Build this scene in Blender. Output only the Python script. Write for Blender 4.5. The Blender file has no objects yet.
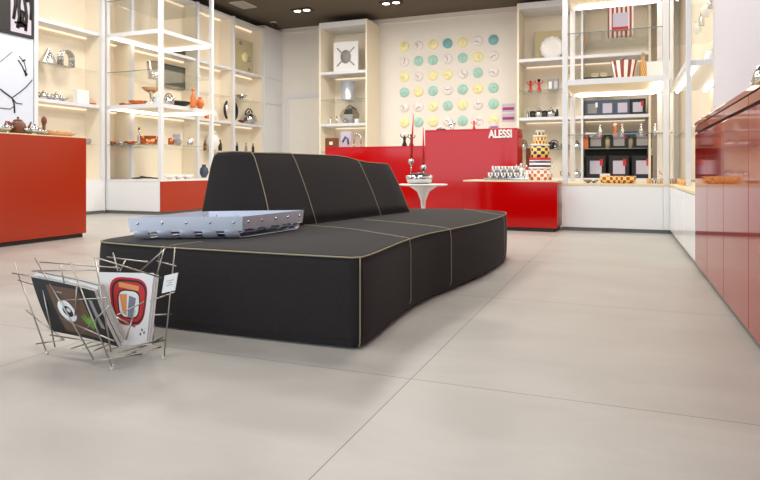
import bpy, bmesh, math, random
from mathutils import Vector, Matrix
from mathutils.geometry import tessellate_polygon
random.seed(4)
PI = math.pi
SC = bpy.context.scene
COL = SC.collection

# ------------------------------------------------------------------ camera
YAW = math.radians(21.64); FPX = 610.0; CAMH = 0.82; HZ = 170.0
cd = bpy.data.cameras.new('camera'); cam = bpy.data.objects.new('camera', cd); COL.objects.link(cam)
cam.location = (0, 0, CAMH); cam.rotation_euler = (PI/2, 0, YAW)
cd.sensor_width = 36; cd.lens = FPX*36/760; cd.shift_y = -(240-HZ)/760; cd.clip_start = .05
SC.camera = cam
FW = Vector((-math.sin(YAW), math.cos(YAW), 0)); RT = Vector((math.cos(YAW), math.sin(YAW), 0))
def pt(px, py, d):            # a place seen in that direction at distance d
    return FW*d + RT*((px-380)/FPX*d) + Vector((0, 0, CAMH + (HZ-py)*d/FPX))
def colx(px, Y): return Y*math.tan(math.atan((px-380)/FPX)-YAW)
def rowy(px, X): return X/math.tan(math.atan((px-380)/FPX)-YAW)

# ------------------------------------------------------------------ light and exposure
w = bpy.data.worlds.new('daylight'); SC.world = w; w.use_nodes = True
w.node_tree.nodes['Background'].inputs[0].default_value = (.80, .90, 1, 1)
w.node_tree.nodes['Background'].inputs[1].default_value = 1.2
def area(name, loc, rot, sx, sy, e, c):
    l = bpy.data.lights.new(name, 'AREA'); l.shape = 'RECTANGLE'; l.size = sx; l.size_y = sy; l.energy = e; l.color = c
    o = bpy.data.objects.new(name, l); COL.objects.link(o); o.location = loc; o.rotation_euler = rot
    return o
area('shopfront_daylight', (-4.3, -2.55, 2.1), (PI/2, 0, 0), 9, 3.4, 420, (.78, .89, 1))
CEIL = 4.87
for i, (x, y, e) in enumerate([(-1.2, 1.6, 150), (-4.6, 1.6, 150), (-1.2, 5.2, 170), (-4.4, 5.2, 150), (-7.6, 5.0, 170),
                               (-1.0, 8.2, 150), (-4.2, 8.6, 170), (-7.2, 7.6, 170), (-.9, 11.6, 200), (-4.0, 11.4, 270), (-6.6, 11.6, 230)]):
    area('ceiling_panel_light', (x, y, CEIL-.06), (0, 0, 0), 1.1, 1.1, e, (1, .945, .87))
SC.view_settings.view_transform = 'Standard'; SC.view_settings.look = 'None'
SC.view_settings.gamma = 1; SC.view_settings.use_curve_mapping = False
SC.view_settings.exposure = -0.98

# ------------------------------------------------------------------ materials
def srgb(r, g, b):
    f = lambda v: (v/255/12.92) if v/255 <= .04045 else ((v/255+.055)/1.055)**2.4
    return (f(r), f(g), f(b), 1)
def mat(name, c, rough=.5, metal=0, coat=0, spec=.5, emit=0, noise=None, bump=0, sheen=0):
    m = bpy.data.materials.new(name); m.use_nodes = True
    nt = m.node_tree; b = nt.nodes['Principled BSDF']; c = srgb(*c)
    b.inputs['Base Color'].default_value = c; b.inputs['Roughness'].default_value = rough
    b.inputs['Metallic'].default_value = metal; b.inputs['Coat Weight'].default_value = coat
    b.inputs['Coat Roughness'].default_value = .04; b.inputs['Specular IOR Level'].default_value = spec
    b.inputs['Sheen Weight'].default_value = sheen
    if emit:
        b.inputs['Emission Color'].default_value = c; b.inputs['Emission Strength'].default_value = emit
    if noise:
        sc, amt = noise
        tc = nt.nodes.new('ShaderNodeTexCoord'); n = nt.nodes.new('ShaderNodeTexNoise'); n.inputs['Scale'].default_value = sc
        n.inputs['Detail'].default_value = 6
        nt.links.new(tc.outputs['Object'], n.inputs['Vector'])
        mx = nt.nodes.new('ShaderNodeMix'); mx.data_type = 'RGBA'
        mx.inputs['A'].default_value = tuple(max(0, v*(1-amt)) for v in c[:3])+(1,)
        mx.inputs['B'].default_value = tuple(min(1, v*(1+amt)) for v in c[:3])+(1,)
        nt.links.new(n.outputs['Fac'], mx.inputs['Factor']); nt.links.new(mx.outputs['Result'], b.inputs['Base Color'])
        if bump:
            bp = nt.nodes.new('ShaderNodeBump'); bp.inputs['Strength'].default_value = bump; bp.inputs['Distance'].default_value = .002
            nt.links.new(n.outputs['Fac'], bp.inputs['Height']); nt.links.new(bp.outputs['Normal'], b.inputs['Normal'])
    return m
def pattern(name, c1, c2, kind='checker', scale=8, rough=.4):
    m = bpy.data.materials.new(name); m.use_nodes = True
    nt = m.node_tree; b = nt.nodes['Principled BSDF']; b.inputs['Roughness'].default_value = rough
    tc = nt.nodes.new('ShaderNodeTexCoord')
    mx = nt.nodes.new('ShaderNodeMix'); mx.data_type = 'RGBA'
    mx.inputs['A'].default_value = srgb(*c1); mx.inputs['B'].default_value = srgb(*c2)
    rad = nt.nodes.new('ShaderNodeVectorMath'); rad.operation = 'SCALE'; rad.inputs['Scale'].default_value = scale
    sep = nt.nodes.new('ShaderNodeSeparateXYZ'); nt.links.new(tc.outputs['Object'], sep.inputs[0])
    if kind in ('stripes', 'dots'):
        at = nt.nodes.new('ShaderNodeMath'); at.operation = 'ARCTAN2'
        nt.links.new(sep.outputs['Y'], at.inputs[0]); nt.links.new(sep.outputs['X'], at.inputs[1])
        mu = nt.nodes.new('ShaderNodeMath'); mu.operation = 'MULTIPLY'; mu.inputs[1].default_value = scale
        nt.links.new(at.outputs[0], mu.inputs[0]); si = nt.nodes.new('ShaderNodeMath'); si.operation = 'SINE'
        nt.links.new(mu.outputs[0], si.inputs[0]); last = si
        if kind == 'dots':
            mz = nt.nodes.new('ShaderNodeMath'); mz.operation = 'MULTIPLY'; mz.inputs[1].default_value = 70
            nt.links.new(sep.outputs['Z'], mz.inputs[0]); sz = nt.nodes.new('ShaderNodeMath'); sz.operation = 'SINE'
            nt.links.new(mz.outputs[0], sz.inputs[0]); pr = nt.nodes.new('ShaderNodeMath'); pr.operation = 'MULTIPLY'
            nt.links.new(si.outputs[0], pr.inputs[0]); nt.links.new(sz.outputs[0], pr.inputs[1]); last = pr
        gt = nt.nodes.new('ShaderNodeMath'); gt.operation = 'GREATER_THAN'; gt.inputs[1].default_value = 0.05
        nt.links.new(last.outputs[0], gt.inputs[0]); nt.links.new(gt.outputs[0], mx.inputs['Factor'])
    elif kind in ('vbars', 'hbars'):
        mu = nt.nodes.new('ShaderNodeMath'); mu.operation = 'MULTIPLY'; mu.inputs[1].default_value = scale
        nt.links.new(sep.outputs['X' if kind == 'vbars' else 'Z'], mu.inputs[0]); si = nt.nodes.new('ShaderNodeMath'); si.operation = 'SINE'
        nt.links.new(mu.outputs[0], si.inputs[0]); gt = nt.nodes.new('ShaderNodeMath'); gt.operation = 'GREATER_THAN'; gt.inputs[1].default_value = 0
        nt.links.new(si.outputs[0], gt.inputs[0]); nt.links.new(gt.outputs[0], mx.inputs['Factor'])
    else:
        ck = nt.nodes.new('ShaderNodeTexChecker'); ck.inputs['Scale'].default_value = scale
        nt.links.new(tc.outputs['Object'], ck.inputs['Vector']); nt.links.new(ck.outputs['Fac'], mx.inputs['Factor'])
    nt.links.new(mx.outputs['Result'], b.inputs['Base Color'])
    return m
def glass_mat(name, tint=(.975, .985, .98), refl=.10):
    m = bpy.data.materials.new(name); m.use_nodes = True; nt = m.node_tree; nt.nodes.clear()
    o = nt.nodes.new('ShaderNodeOutputMaterial'); mx = nt.nodes.new('ShaderNodeMixShader')
    t = nt.nodes.new('ShaderNodeBsdfTransparent'); t.inputs[0].default_value = tint+(1,)
    g = nt.nodes.new('ShaderNodeBsdfGlossy'); g.inputs['Roughness'].default_value = .03
    lw = nt.nodes.new('ShaderNodeLayerWeight'); pw = nt.nodes.new('ShaderNodeMath'); pw.operation = 'POWER'; pw.inputs[1].default_value = 4
    ml = nt.nodes.new('ShaderNodeMath'); ml.operation = 'MULTIPLY_ADD'; ml.inputs[1].default_value = .35; ml.inputs[2].default_value = .03
    nt.links.new(lw.outputs['Facing'], pw.inputs[0]); nt.links.new(pw.outputs[0], ml.inputs[0]); nt.links.new(ml.outputs[0], mx.inputs[0]); nt.links.new(t.outputs[0], mx.inputs[1]); nt.links.new(g.outputs[0], mx.inputs[2])
    nt.links.new(mx.outputs[0], o.inputs[0]); return m
def floor_mat():
    m = bpy.data.materials.new('pale concrete tile'); m.use_nodes = True; nt = m.node_tree; b = nt.nodes['Principled BSDF']
    tc = nt.nodes.new('ShaderNodeTexCoord')
    br = nt.nodes.new('ShaderNodeTexBrick'); mp = nt.nodes.new('ShaderNodeMapping')
    # joints along X = -.77 + k*1.64 and Y = 2.27 + k*1.64
    mp.inputs['Location'].default_value = (.77, -2.27, 0)
    nt.links.new(tc.outputs['Object'], mp.inputs['Vector']); nt.links.new(mp.outputs[0], br.inputs['Vector'])
    br.offset = 0; br.squash = 1; br.inputs['Scale'].default_value = 1; br.inputs['Brick Width'].default_value = 1.64
    br.inputs['Row Height'].default_value = 1.64; br.inputs['Mortar Size'].default_value = .0022; br.inputs['Mortar Smooth'].default_value = .3
    br.inputs['Color1'].default_value = srgb(174, 171, 165); br.inputs['Color2'].default_value = srgb(167, 164, 158)
    br.inputs['Mortar'].default_value = srgb(96, 90, 84)
    n = nt.nodes.new('ShaderNodeTexNoise'); n.inputs['Scale'].default_value = 1.7; n.inputs['Detail'].default_value = 8; n.inputs['Roughness'].default_value = .62
    n.inputs['Distortion'].default_value = .6
    mp2 = nt.nodes.new('ShaderNodeMapping'); mp2.inputs['Scale'].default_value = (.8, 1.9, 1); mp2.inputs['Rotation'].default_value = (0, 0, .5)
    nt.links.new(tc.outputs['Object'], mp2.inputs['Vector']); nt.links.new(mp2.outputs[0], n.inputs['Vector'])
    rp = nt.nodes.new('ShaderNodeMapRange'); rp.inputs['From Min'].default_value = .3; rp.inputs['From Max'].default_value = .7
    rp.inputs['To Min'].default_value = .86; rp.inputs['To Max'].default_value = 1.06
    nt.links.new(n.outputs['Fac'], rp.inputs['Value'])
    vm = nt.nodes.new('ShaderNodeVectorMath'); vm.operation = 'SCALE'
    nt.links.new(br.outputs['Color'], vm.inputs[0]); nt.links.new(rp.outputs[0], vm.inputs['Scale'])
    nt.links.new(vm.outputs[0], b.inputs['Base Color'])
    r2 = nt.nodes.new('ShaderNodeMapRange'); r2.inputs['To Min'].default_value = .30; r2.inputs['To Max'].default_value = .52
    nt.links.new(n.outputs['Fac'], r2.inputs['Value']); nt.links.new(r2.outputs[0], b.inputs['Roughness'])
    b.inputs['Specular IOR Level'].default_value = .5
    return m
M = dict(
 floor=floor_mat(),
 ceil=mat('taupe ceiling paint', (92, 82, 68), .8),
 wallw=mat('warm white wall paint', (232, 227, 218), .8, noise=(3, .02)),
 wallc=mat('pale grey wall paint', (206, 204, 212), .8),
 cream=mat('cream shelf lining', (240, 229, 208), .7),
 frame=mat('white lacquered frame', (222, 223, 226), .35),
 lacq=mat('white lacquer', (236, 237, 238), .22, coat=.3),
 plinth=mat('grey plinth', (120, 122, 122), .5),
 groove=mat('dark groove', (60, 48, 46), .6),
 red=mat('glossy red lacquer', (186, 0, 2), .09, coat=0, spec=.42),
 orange=mat('satin orange red lacquer', (166, 42, 2), .26, coat=.05),
 wine=mat('glossy deep red lacquer', (150, 26, 14), .06, coat=0, spec=.35),
 fabric=mat('charcoal wool fabric', (43, 40, 40), .95, spec=.15, noise=(150, .4), bump=.5, sheen=.06),
 pipe=mat('beige piping thread', (148, 138, 112), .8),
 dark=mat('black plastic', (22, 22, 24), .4),
 silver=mat('polished steel', (205, 205, 205), .13, 1),
 satin=mat('satin aluminium', (214, 222, 236), .36, .7),
 wire=mat('steel wire', (176, 170, 162), .3, 1),
 white=mat('white porcelain', (240, 238, 234), .25),
 paper=mat('white paper', (236, 236, 236), .8),
 pages=mat('magazine page edges', (176, 172, 168), .9, noise=(90, .2)),
 black=mat('black card', (24, 23, 24), .5),
 brown=mat('brown wood', (112, 62, 38), .45, noise=(12, .2)),
 wood=mat('light wood', (196, 150, 100), .5, noise=(12, .15)),
 copper=mat('copper', (190, 110, 70), .25, 1),
 orng=mat('orange ceramic', (214, 112, 50), .35),
 redp=mat('bright red plastic', (206, 24, 26), .3),
 yellow=mat('pale yellow clock face', (244, 236, 176), .5),
 mint=mat('mint green clock face', (170, 214, 200), .5),
 shadedmint=mat('teal clock face', (124, 180, 182), .5),  # mint face with the top row's shade put into its colour
 wclock=mat('white clock face', (236, 230, 226), .5),
 handm=mat('brown clock hands', (110, 80, 80), .5),
 navy=mat('blue grey card', (70, 84, 106), .5),
 green=mat('green print', (104, 160, 60), .6),
 magenta=mat('magenta print', (170, 40, 110), .6),
 lilac=mat('pale lilac card', (196, 190, 206), .6),
 beige=mat('beige card', (192, 180, 140), .7),
 greyc=mat('grey card', (150, 148, 146), .6),
 olive=mat('dark grey green panel', (72, 76, 66), .6),
 artred=mat('red cover print', (196, 30, 34), .5),
 artbrown=mat('brown cover print', (96, 70, 52), .5),
 artorange=mat('orange cover print', (226, 150, 90), .5),
 artgrey=mat('blue grey cover print', (120, 130, 150), .5),
 fillglow=mat('soft added glow', (255, 236, 208), .5, emit=1.6),  # weak glow added under shelves to brighten their insides, no real lamp
 led=mat('led strip', (255, 244, 224), .5, emit=14),
 spot=mat('downlight lamp', (255, 240, 215), .5, emit=14),
 grille=mat('ceiling grille', (196, 190, 178), .6),
 glass=glass_mat('clear shelf glass'),
 gedge=mat('green glass edge', (120, 138, 130), .2),
 pane=glass_mat('window glass', (.98, .99, 1)),
 worktop=mat('pale yellow worktop', (228, 214, 176), .4),
 marble=mat('white gloss wall panel', (212, 220, 234), .2, coat=.1),
 rim=mat('plate rim', (225, 222, 214), .4),
 dots=pattern('orange dots on white', (240, 234, 224), (214, 96, 28), 'dots', 11),
 redstripe=pattern('red and white stripes', (236, 230, 222), (140, 40, 26), 'stripes', 10),
 vbars=pattern('red white upright bars', (230, 222, 214), (150, 60, 52), 'vbars', 110),
 hbars=pattern('navy white level bars', (238, 236, 232), (60, 50, 80), 'hbars', 110),
 diam=pattern('yellow and black diamonds', (236, 196, 96), (44, 34, 60), 'dots', 7),
 mugp=pattern('grey figures on white', (240, 238, 236), (112, 104, 110), 'dots', 5),
 yred=pattern('yellow with red dots', (238, 206, 124), (168, 60, 30), 'dots', 12),
)

# ------------------------------------------------------------------ mesh helpers
class MB:
    def __init__(s): s.v = []; s.f = []; s.sm = []
    def add(s, vs, fs, smooth=False):
        k = len(s.v); s.v += [tuple(v) for v in vs]; s.f += [tuple(i+k for i in f) for f in fs]; s.sm += [smooth]*len(fs); return s
    def box(s, x0, y0, z0, x1, y1, z1):
        vs = [(x, y, z) for z in (z0, z1) for (x, y) in ((x0, y0), (x1, y0), (x1, y1), (x0, y1))]
        return s.add(vs, [(0, 3, 2, 1), (4, 5, 6, 7), (0, 1, 5, 4), (1, 2, 6, 5), (2, 3, 7, 6), (3, 0, 4, 7)])
    def hexa(s, q0, q1):       # two quads (lists of 4 points), joined
        return s.add(list(q0)+list(q1), [(0, 3, 2, 1), (4, 5, 6, 7), (0, 1, 5, 4), (1, 2, 6, 5), (2, 3, 7, 6), (3, 0, 4, 7)])
    def lathe(s, prof, cx=0, cy=0, n=20, sx=1, sy=1):
        vs = []; fs = []
        for r, z in prof:
            for i in range(n):
                a = 2*PI*i/n; vs.append((cx+r*sx*math.cos(a), cy+r*sy*math.sin(a), z))
        for k in range(len(prof)-1):
            for i in range(n):
                j = (i+1) % n; fs.append((k*n+i, k*n+j, (k+1)*n+j, (k+1)*n+i))
        m = len(prof)-1
        if prof[0][0] > 1e-5: fs.append(tuple(range(n-1, -1, -1)))
        if prof[-1][0] > 1e-5: fs.append(tuple(m*n+i for i in range(n)))
        return s.add(vs, fs, True)
    def tube(s, pts, r, n=8, closed=False, r2=None):
        pts = [Vector(p) for p in pts]; vs = []; fs = []; L = len(pts); up = None
        for i, p in enumerate(pts):
            a = pts[i-1] if (i or closed) else p; b = pts[(i+1) % L] if (i < L-1 or closed) else p
            t = (b-a).normalized()
            if up is None:
                up = Vector((0, 0, 1)) if abs(t.z) < .9 else Vector((1, 0, 0))
            u = (up - t*up.dot(t)).normalized(); vv = t.cross(u); up = u
            rr = r if r2 is None else r+(r2-r)*i/max(1, L-1)
            for k in range(n):
                an = 2*PI*k/n; vs.append(p+u*(rr*math.cos(an))+vv*(rr*math.sin(an)))
        R = L if closed else L-1
        for i in range(R):
            for k in range(n):
                j = (k+1) % n; i2 = (i+1) % L
                fs.append((i*n+k, i*n+j, i2*n+j, i2*n+k))
        if not closed: fs += [tuple(range(n-1, -1, -1)), tuple((L-1)*n+k for k in range(n))]
        return s.add(vs, fs, True)
    def ball(s, c, r, n=14, sz=1):
        m = n//2; prof = [(max(1e-6, r*math.sin(PI*k/m)), c[2]-r*sz*math.cos(PI*k/m)) for k in range(m+1)]
        return s.lathe(prof, c[0], c[1], n)
    def loft(s, rings, cap=True, smooth=True, closed=True):
        n = len(rings[0]); vs = [p for r in rings for p in r]; fs = []
        for k in range(len(rings)-1):
            for i in range(n if closed else n-1):
                j = (i+1) % n; fs.append((k*n+i, k*n+j, (k+1)*n+j, (k+1)*n+i))
        s.add(vs, fs, smooth)
        if cap:
            k = len(s.v)-len(vs); m = len(rings)-1
            for off in (0, m*n):
                tri = tessellate_polygon([[Vector(s.v[k+off+i]) for i in range(n)]])
                s.f += [tuple(k+off+i for i in t_) for t_ in tri]; s.sm += [True]*len(tri)
        return s
    def build(s, name, m, parent=None, bevel=0, seg=2, loc=None):
        me = bpy.data.meshes.new(name); me.from_pydata(s.v, [], s.f)
        for p, q in zip(me.polygons, s.sm): p.use_smooth = q
        bm = bmesh.new(); bm.from_mesh(me)
        bmesh.ops.recalc_face_normals(bm, faces=bm.faces)
        bm.to_mesh(me); bm.free()
        me.materials.append(M[m] if isinstance(m, str) else m)
        o = bpy.data.objects.new(name, me); COL.objects.link(o)
        if parent: o.parent = parent
        if loc: o.location = loc
        if bevel:
            b = o.modifiers.new('bevel', 'BEVEL'); b.width = bevel; b.segments = seg; b.limit_method = 'ANGLE'; b.angle_limit = .8
        return o
def tag(o, label, cat, group=None):
    o['label'] = label; o['category'] = cat
    if group: o['group'] = group
    return o
def thing(name, label, cat, loc=(0, 0, 0), rz=0, group=None):
    o = bpy.data.objects.new(name, None); COL.objects.link(o); o.empty_display_size = .1
    o.location = loc; o.rotation_euler = (0, 0, rz); return tag(o, label, cat, group)
def struct(name, mb, m, parent=None, bevel=0):
    o = mb.build(name, m, parent, bevel)
    if not parent: o['kind'] = 'structure'
    return o
def dup(root, loc, rz, label, group=None):
    r = root.copy(); COL.objects.link(r); r.location = loc; r.rotation_euler = (0, 0, rz); r['label'] = label
    if group: r['group'] = group
    for ch in root.children:
        c = ch.copy(); COL.objects.link(c); c.parent = r
        for g in ch.children:
            d = g.copy(); COL.objects.link(d); d.parent = c
    return r

# ------------------------------------------------------------------ the room
BW = 15.3; LX = -9.1; XR = .92; FRN = -2.5
struct('floor', MB().box(-9.8, FRN, -.1, 1.6, BW+.2, 0), 'floor')
struct('ceiling', MB().box(-9.8, FRN, CEIL, 1.6, BW+.2, CEIL+.15), 'ceil')
struct('wall_back', MB().box(-9.8, BW, 0, 1.6, BW+.2, CEIL), 'wallw')
struct('wall_left', MB().box(-9.8, FRN, 0, LX, 7.30, CEIL).box(-9.8, 7.30, 0, -9.56, BW, CEIL), 'marble')
struct('wall_right', MB().box(XR, FRN, 0, 1.6, 7.5, CEIL).box(1.22, 7.5, 0, 1.6, BW, CEIL), 'wallc')
struct('wall_front', MB().box(-9.8, FRN-.2, 0, 1.6, FRN, .35).box(-9.8, FRN-.2, 3.9, 1.6, FRN, CEIL)
       .box(-9.8, FRN-.2, .35, -8.9, FRN, 3.9).box(.4, FRN-.2, .35, 1.6, FRN, 3.9), 'wallw')
wf = MB()
for k in range(5):
    x = -8.9+k*(9.3/4); wf.box(x-.04, FRN-.14, .35, x+.04, FRN-.06, 3.9)
wf.box(-8.9, FRN-.14, .35, .4, FRN-.06, .42).box(-8.9, FRN-.14, 3.83, .4, FRN-.06, 3.9)
w1 = struct('window_1', wf, 'frame')
MB().box(-8.85, FRN-.105, .4, .35, FRN-.095, 3.85).build('window_pane', 'pane', w1)

# tall white door in the back wall
dx0, dx1 = colx(290, BW), colx(321, BW)
d1 = struct('door_1', MB().box(dx0, BW-.05, 0, dx1, BW-.001, 2.86), 'wallw', bevel=.005)
MB().box(dx0-.1, BW-.07, 0, dx0, BW-.001, 2.96).box(dx1, BW-.07, 0, dx1+.1, BW-.001, 2.96).box(dx0, BW-.07, 2.86, dx1, BW-.001, 2.96).build('door_frame', 'frame', d1)
MB().tube([(dx1-.14, BW-.06, 1.0), (dx1-.14, BW-.1, 1.0), (dx1-.28, BW-.1, 1.0)], .012).build('door_handle', 'satin', d1)
struct('trim_1', MB().box(-9.1, BW-.04, CEIL-.12, 1.22, BW-.001, CEIL), 'wallw')

# ------------------------------------------------------------------ shelving systems
Z0, G1, S1, G2, S2, G3, TOP = .64, 1.30, 2.04, 2.67, 3.40, 4.02, 4.70
P = .07
def box_in(x0, y0, z0, x1, y1, z1, ox, oy): return MB().box(x0-ox, y0-oy, z0, x1-ox, y1-oy, z1)

def cabinet_unit(label, cat, x0, y0, x1, y1, h, face, group, body='lacq', front='lacq', ndoor=1, plinth=.06, seam=.004, drawer=None):
    """base unit: body, plinth, door fronts on face '+x', '-x' or '-y'"""
    ox, oy = (x0+x1)/2, (y0+y1)/2
    t = thing('base_cabinet', label, cat, (ox, oy, 0), 0, group)
    f = .018; rec = .03
    bx = [x0, y0, x1, y1]; px = [x0, y0, x1, y1]
    if face == '+x': bx[2] -= f; px[2] -= rec
    if face == '-x': bx[0] += f; px[0] += rec
    if face == '-y': bx[1] += f; px[1] += rec
    box_in(bx[0], bx[1], plinth, bx[2], bx[3], h, ox, oy).build('body', body, t)
    box_in(px[0], px[1], 0, px[2], px[3], plinth, ox, oy).build('plinth', 'plinth', t)
    zs = [(plinth, h-.004)] if drawer is None else [(plinth, drawer), (drawer+.018, h-.004)]
    for k in range(ndoor):
        for q, (za, zb) in enumerate(zs):
            nm = 'door' if q == 0 else 'drawer_front'
            if face == '-y':
                a = x0+(x1-x0)*k/ndoor+seam/2; b = x0+(x1-x0)*(k+1)/ndoor-seam/2
                box_in(a, y0, za, b, y0+f, zb, ox, oy).build(nm, front, t, .002)
            else:
                a = y0+(y1-y0)*k/ndoor+seam/2; b = y0+(y1-y0)*(k+1)/ndoor-seam/2
                if face == '+x': box_in(x1-f, a, za, x1, b, zb, ox, oy).build(nm, front, t, .002)
                else: box_in(x0, a, za, x0+f, b, zb, ox, oy).build(nm, front, t, .002)
    return t

def glass_part(t, x0, y0, x1, y1, z):
    MB().box(x0, y0, z-.012, x1, y1, z).build('glass_shelf', 'glass', t)
def edge_part(t, x0, y0, x1, y1, z):
    MB().box(x0, y0, z-.0125, x1, y1, z+.0005).build('glass_edge', 'gedge', t)

# -- peninsula display, left
ax0, ax1, ay0, ay1 = LX-.08, -7.80, 8.85, 10.40
cx, cy = (ax0+ax1)/2, (ay0+ay1)/2
base = cabinet_unit('white low cabinet with a red end panel under the left glass display tower', 'cabinet', ax0+.03, ay0, ax1-.025, ay1, Z0-.03, '-y', None)
MB().box((ax1-.025)-cx+.0025, ay0-cy, .05, ax1-cx+.0025, ay1-cy, Z0-.03).build('side_panel', 'orange', base)
base.children[-1]['label'] = 'orange red end panel'
MB().box(-(ax1-ax0)/2+.03, -(ay1-ay0)/2, Z0-.03, (ax1-ax0)/2, (ay1-ay0)/2, Z0).build('top_board', 'lacq', base, .003)
def tower(name_label, x0, y0, x1, y1, led_x, zt=CEIL, skip_post=(), zb=Z0):
    ox, oy = (x0+x1)/2, (y0+y1)/2; X0, X1, Y0, Y1 = x0-ox, x1-ox, y0-oy, y1-oy
    t = thing('display_tower', name_label, 'shelving', (ox, oy, 0))
    for i, (a, b) in enumerate(((X0, Y0), (X1-P, Y0), (X0, Y1-P), (X1-P, Y1-P))):
        if i in skip_post: continue
        MB().box(a, b, zb, a+P, b+P, zt).build('post', 'frame', t, .003)
    for z in (S1, S2):
        MB().box(X0+P, Y0, z-.075, X1-P, Y0+.03, z).box(X0+P, Y1-.03, z-.075, X1-P, Y1, z).box(X0, Y0+P, z-.075, X0+.03, Y1-P, z)\
            .box(X1-.03, Y0+P, z-.075, X1, Y1-P, z).build('shelf_rim', 'frame', t)
        MB().box(X0+.03, Y0+.03, z-.035, X1-.03, Y1-.03, z).build('shelf', 'cream', t)
        xx = X0+.09 if led_x < 0 else X1-.15
        MB().box(xx, Y0+.06, z-.075, xx+.06, Y1-.12, z-.036).box(X0+.12, Y1-.12, z-.085, X1-.12, Y1-.06, z-.036).build('led_or_fill_strip', 'led', t)
    for z in (G1, G2, G3):
        glass_part(t, X0+.03, Y0+.01, X1-.01, Y1-.01, z)
        MB().box(X0+P, Y0+.004, z-.012, X1-P, Y0+.0095, z).build('glass_edge', 'gedge', t)
    return t
tower('tall white framed glass display tower at left, above the red ended cabinet', ax0+.03, ay0, ax1, ay1, -1)

# -- shelving along the left wall
def wall_run_left(label, y0, y1, ycuts, zt=TOP, fill_top=True):
    xb, xf = -9.55, LX+.02; oy = (y0+y1)/2; ox = (xb+xf)/2
    t = thing('wall_shelving', label, 'shelving', (ox, oy, 0))
    A = lambda a, b, c, d, e, f: MB().box(a-ox, b-oy, c, d-ox, e-oy, f)
    A(xb, y0, Z0, xb+.02, y1, zt).build('back_panel', 'cream', t)
    for y in ycuts:
        A(xf-P, y, Z0, xf, y+P, zt).build('post', 'frame', t, .003)
        A(xb+.02, y+.015, Z0, xf-P, y+.04, zt).build('divider', 'cream', t)
    for z in (S1, S2, zt):  # strips under these shelves are an added glow that keeps the bays bright
        A(xb+.02, y0, z-.06, xf-P-.001, y1, z).build('shelf', 'frame', t)
        if z < zt:
            A(xb+.03, y0+.05, z-.085, xb+.06, y1-.05, z-.061).build('led_or_fill_strip', 'fillglow', t)
        else:
            A(xb+.03, y0+.05, z-.085, xb+.06, y1-.05, z-.061).build('led_or_fill_strip', 'fillglow', t)
    for z in (G1, G2):
        for a, b in zip(ycuts[:-1], ycuts[1:]):
            A(xb+.02, a+.045, z-.012, xf-P-.002, b+.01, z).build('glass_shelf', 'glass', t)
    return t
y_a = 7.31
wall_run_left('cream lined wall shelving beside the white branch mural at left', y_a, 8.80, [y_a, 8.80-P])
yc = [rowy(131, LX), rowy(197, LX), rowy(233, LX), rowy(265, LX)-P]
wall_run_left('long cream lined wall shelving behind the display tower, up to the tall cupboard', 8.81, yc[-1]+P, yc)
cabinet_unit('plain white low cabinet below shelving beside the branch mural', 'cabinet', -9.55, y_a, LX, 8.82, Z0, '+x', None, ndoor=2)
cabinet_unit('plain white low cabinet run along the left wall behind the tower', 'cabinet', -9.55, 10.28, LX, yc[-1]+P, Z0, '+x', None, ndoor=4)
# tall cupboard
ty0 = yc[-1]+P+.01
t = thing('tall_cupboard', 'tall plain cream cupboard in the far left corner', 'cupboard', (-9.3, (ty0+BW)/2, 0))
hy = (BW-.01-ty0)/2
MB().box(-.25, -hy, 0, .18, hy, 4.80).build('body', 'cream', t)
for za, zb in ((.06, 1.30), (1.31, 2.65), (2.66, 3.36), (3.37, 4.79)):
    MB().box(.18, -hy+.003, za, .2, hy-.003, zb).build('door', 'frame', t, .002)

# -- back wall shelving units
def back_unit(label, x0, x1, y0, cuts, side_mat='cream', dark=None, zt=TOP):
    ox, oy = (x0+x1)/2, (y0+BW)/2; yb = BW-.01
    t = thing('wall_shelving', label, 'shelving', (ox, oy, 0))
    A = lambda a, b, c, d, e, f: MB().box(a-ox, b-oy, c, d-ox, e-oy, f)
    A(x0+.045, yb-.02, Z0, x1-.045, yb, zt-.05).build('back_panel', 'cream', t)
    A(x0, y0, 0, x0+.045, yb, zt).build('side_panel', side_mat, t, .003)
    A(x1-.045, y0, 0, x1, yb, zt).build('side_panel', side_mat, t, .003)
    A(x0+.045, y0, zt-.14, x1-.045, yb, zt).build('top_board', 'frame', t, .003)
    A(x0+.045, y0+.01, .06, x1-.045, yb, Z0).build('base', 'lacq', t, .003)
    A(x0+.045, y0+.04, 0, x1-.045, yb, .06).build('plinth', 'plinth', t)
    for c in cuts:
        A(c, y0, Z0, c+.045, yb-.02, zt-.14).build('divider', 'frame', t)
    for z in (S1, S2):
        A(x0+.045, y0+.02, z-.07, x1-.045, yb-.02, z).build('shelf', 'frame', t)
        A(x0+.1, yb-.08, z-.09, x1-.1, yb-.05, z-.071).build('led_or_fill_strip', 'fillglow', t)  # added glowing bar to lift the unit's interior, not a fitted lamp
    for z in (G1, G2):
        A(x0+.046, y0+.05, z-.012, x1-.046, yb-.021, z).build('glass_shelf', 'glass', t)
        A(x0+.046, y0+.044, z-.012, x1-.046, y0+.0495, z).build('glass_edge', 'gedge', t)
    if dark:
        A(dark[0], yb-.045, Z0, dark[1], yb-.021, 1.66).build('dark_panel', 'olive', t)
        t.children[-1]['label'] = 'dark grey green back panel'
    return t
UY = 14.4
lx0, lx1 = colx(319, UY), colx(367, UY)
back_unit('narrow cream shelving unit beside the tall white door', lx0, lx1, UY, [])
rx0, rx1 = colx(517, UY), colx(651, UY)
rc = colx(581, UY)
back_unit('wide cream shelving unit on the back wall, right of the clocks', rx0, rx1, UY, [rc], dark=(colx(585, BW), rx1-.05))

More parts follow.
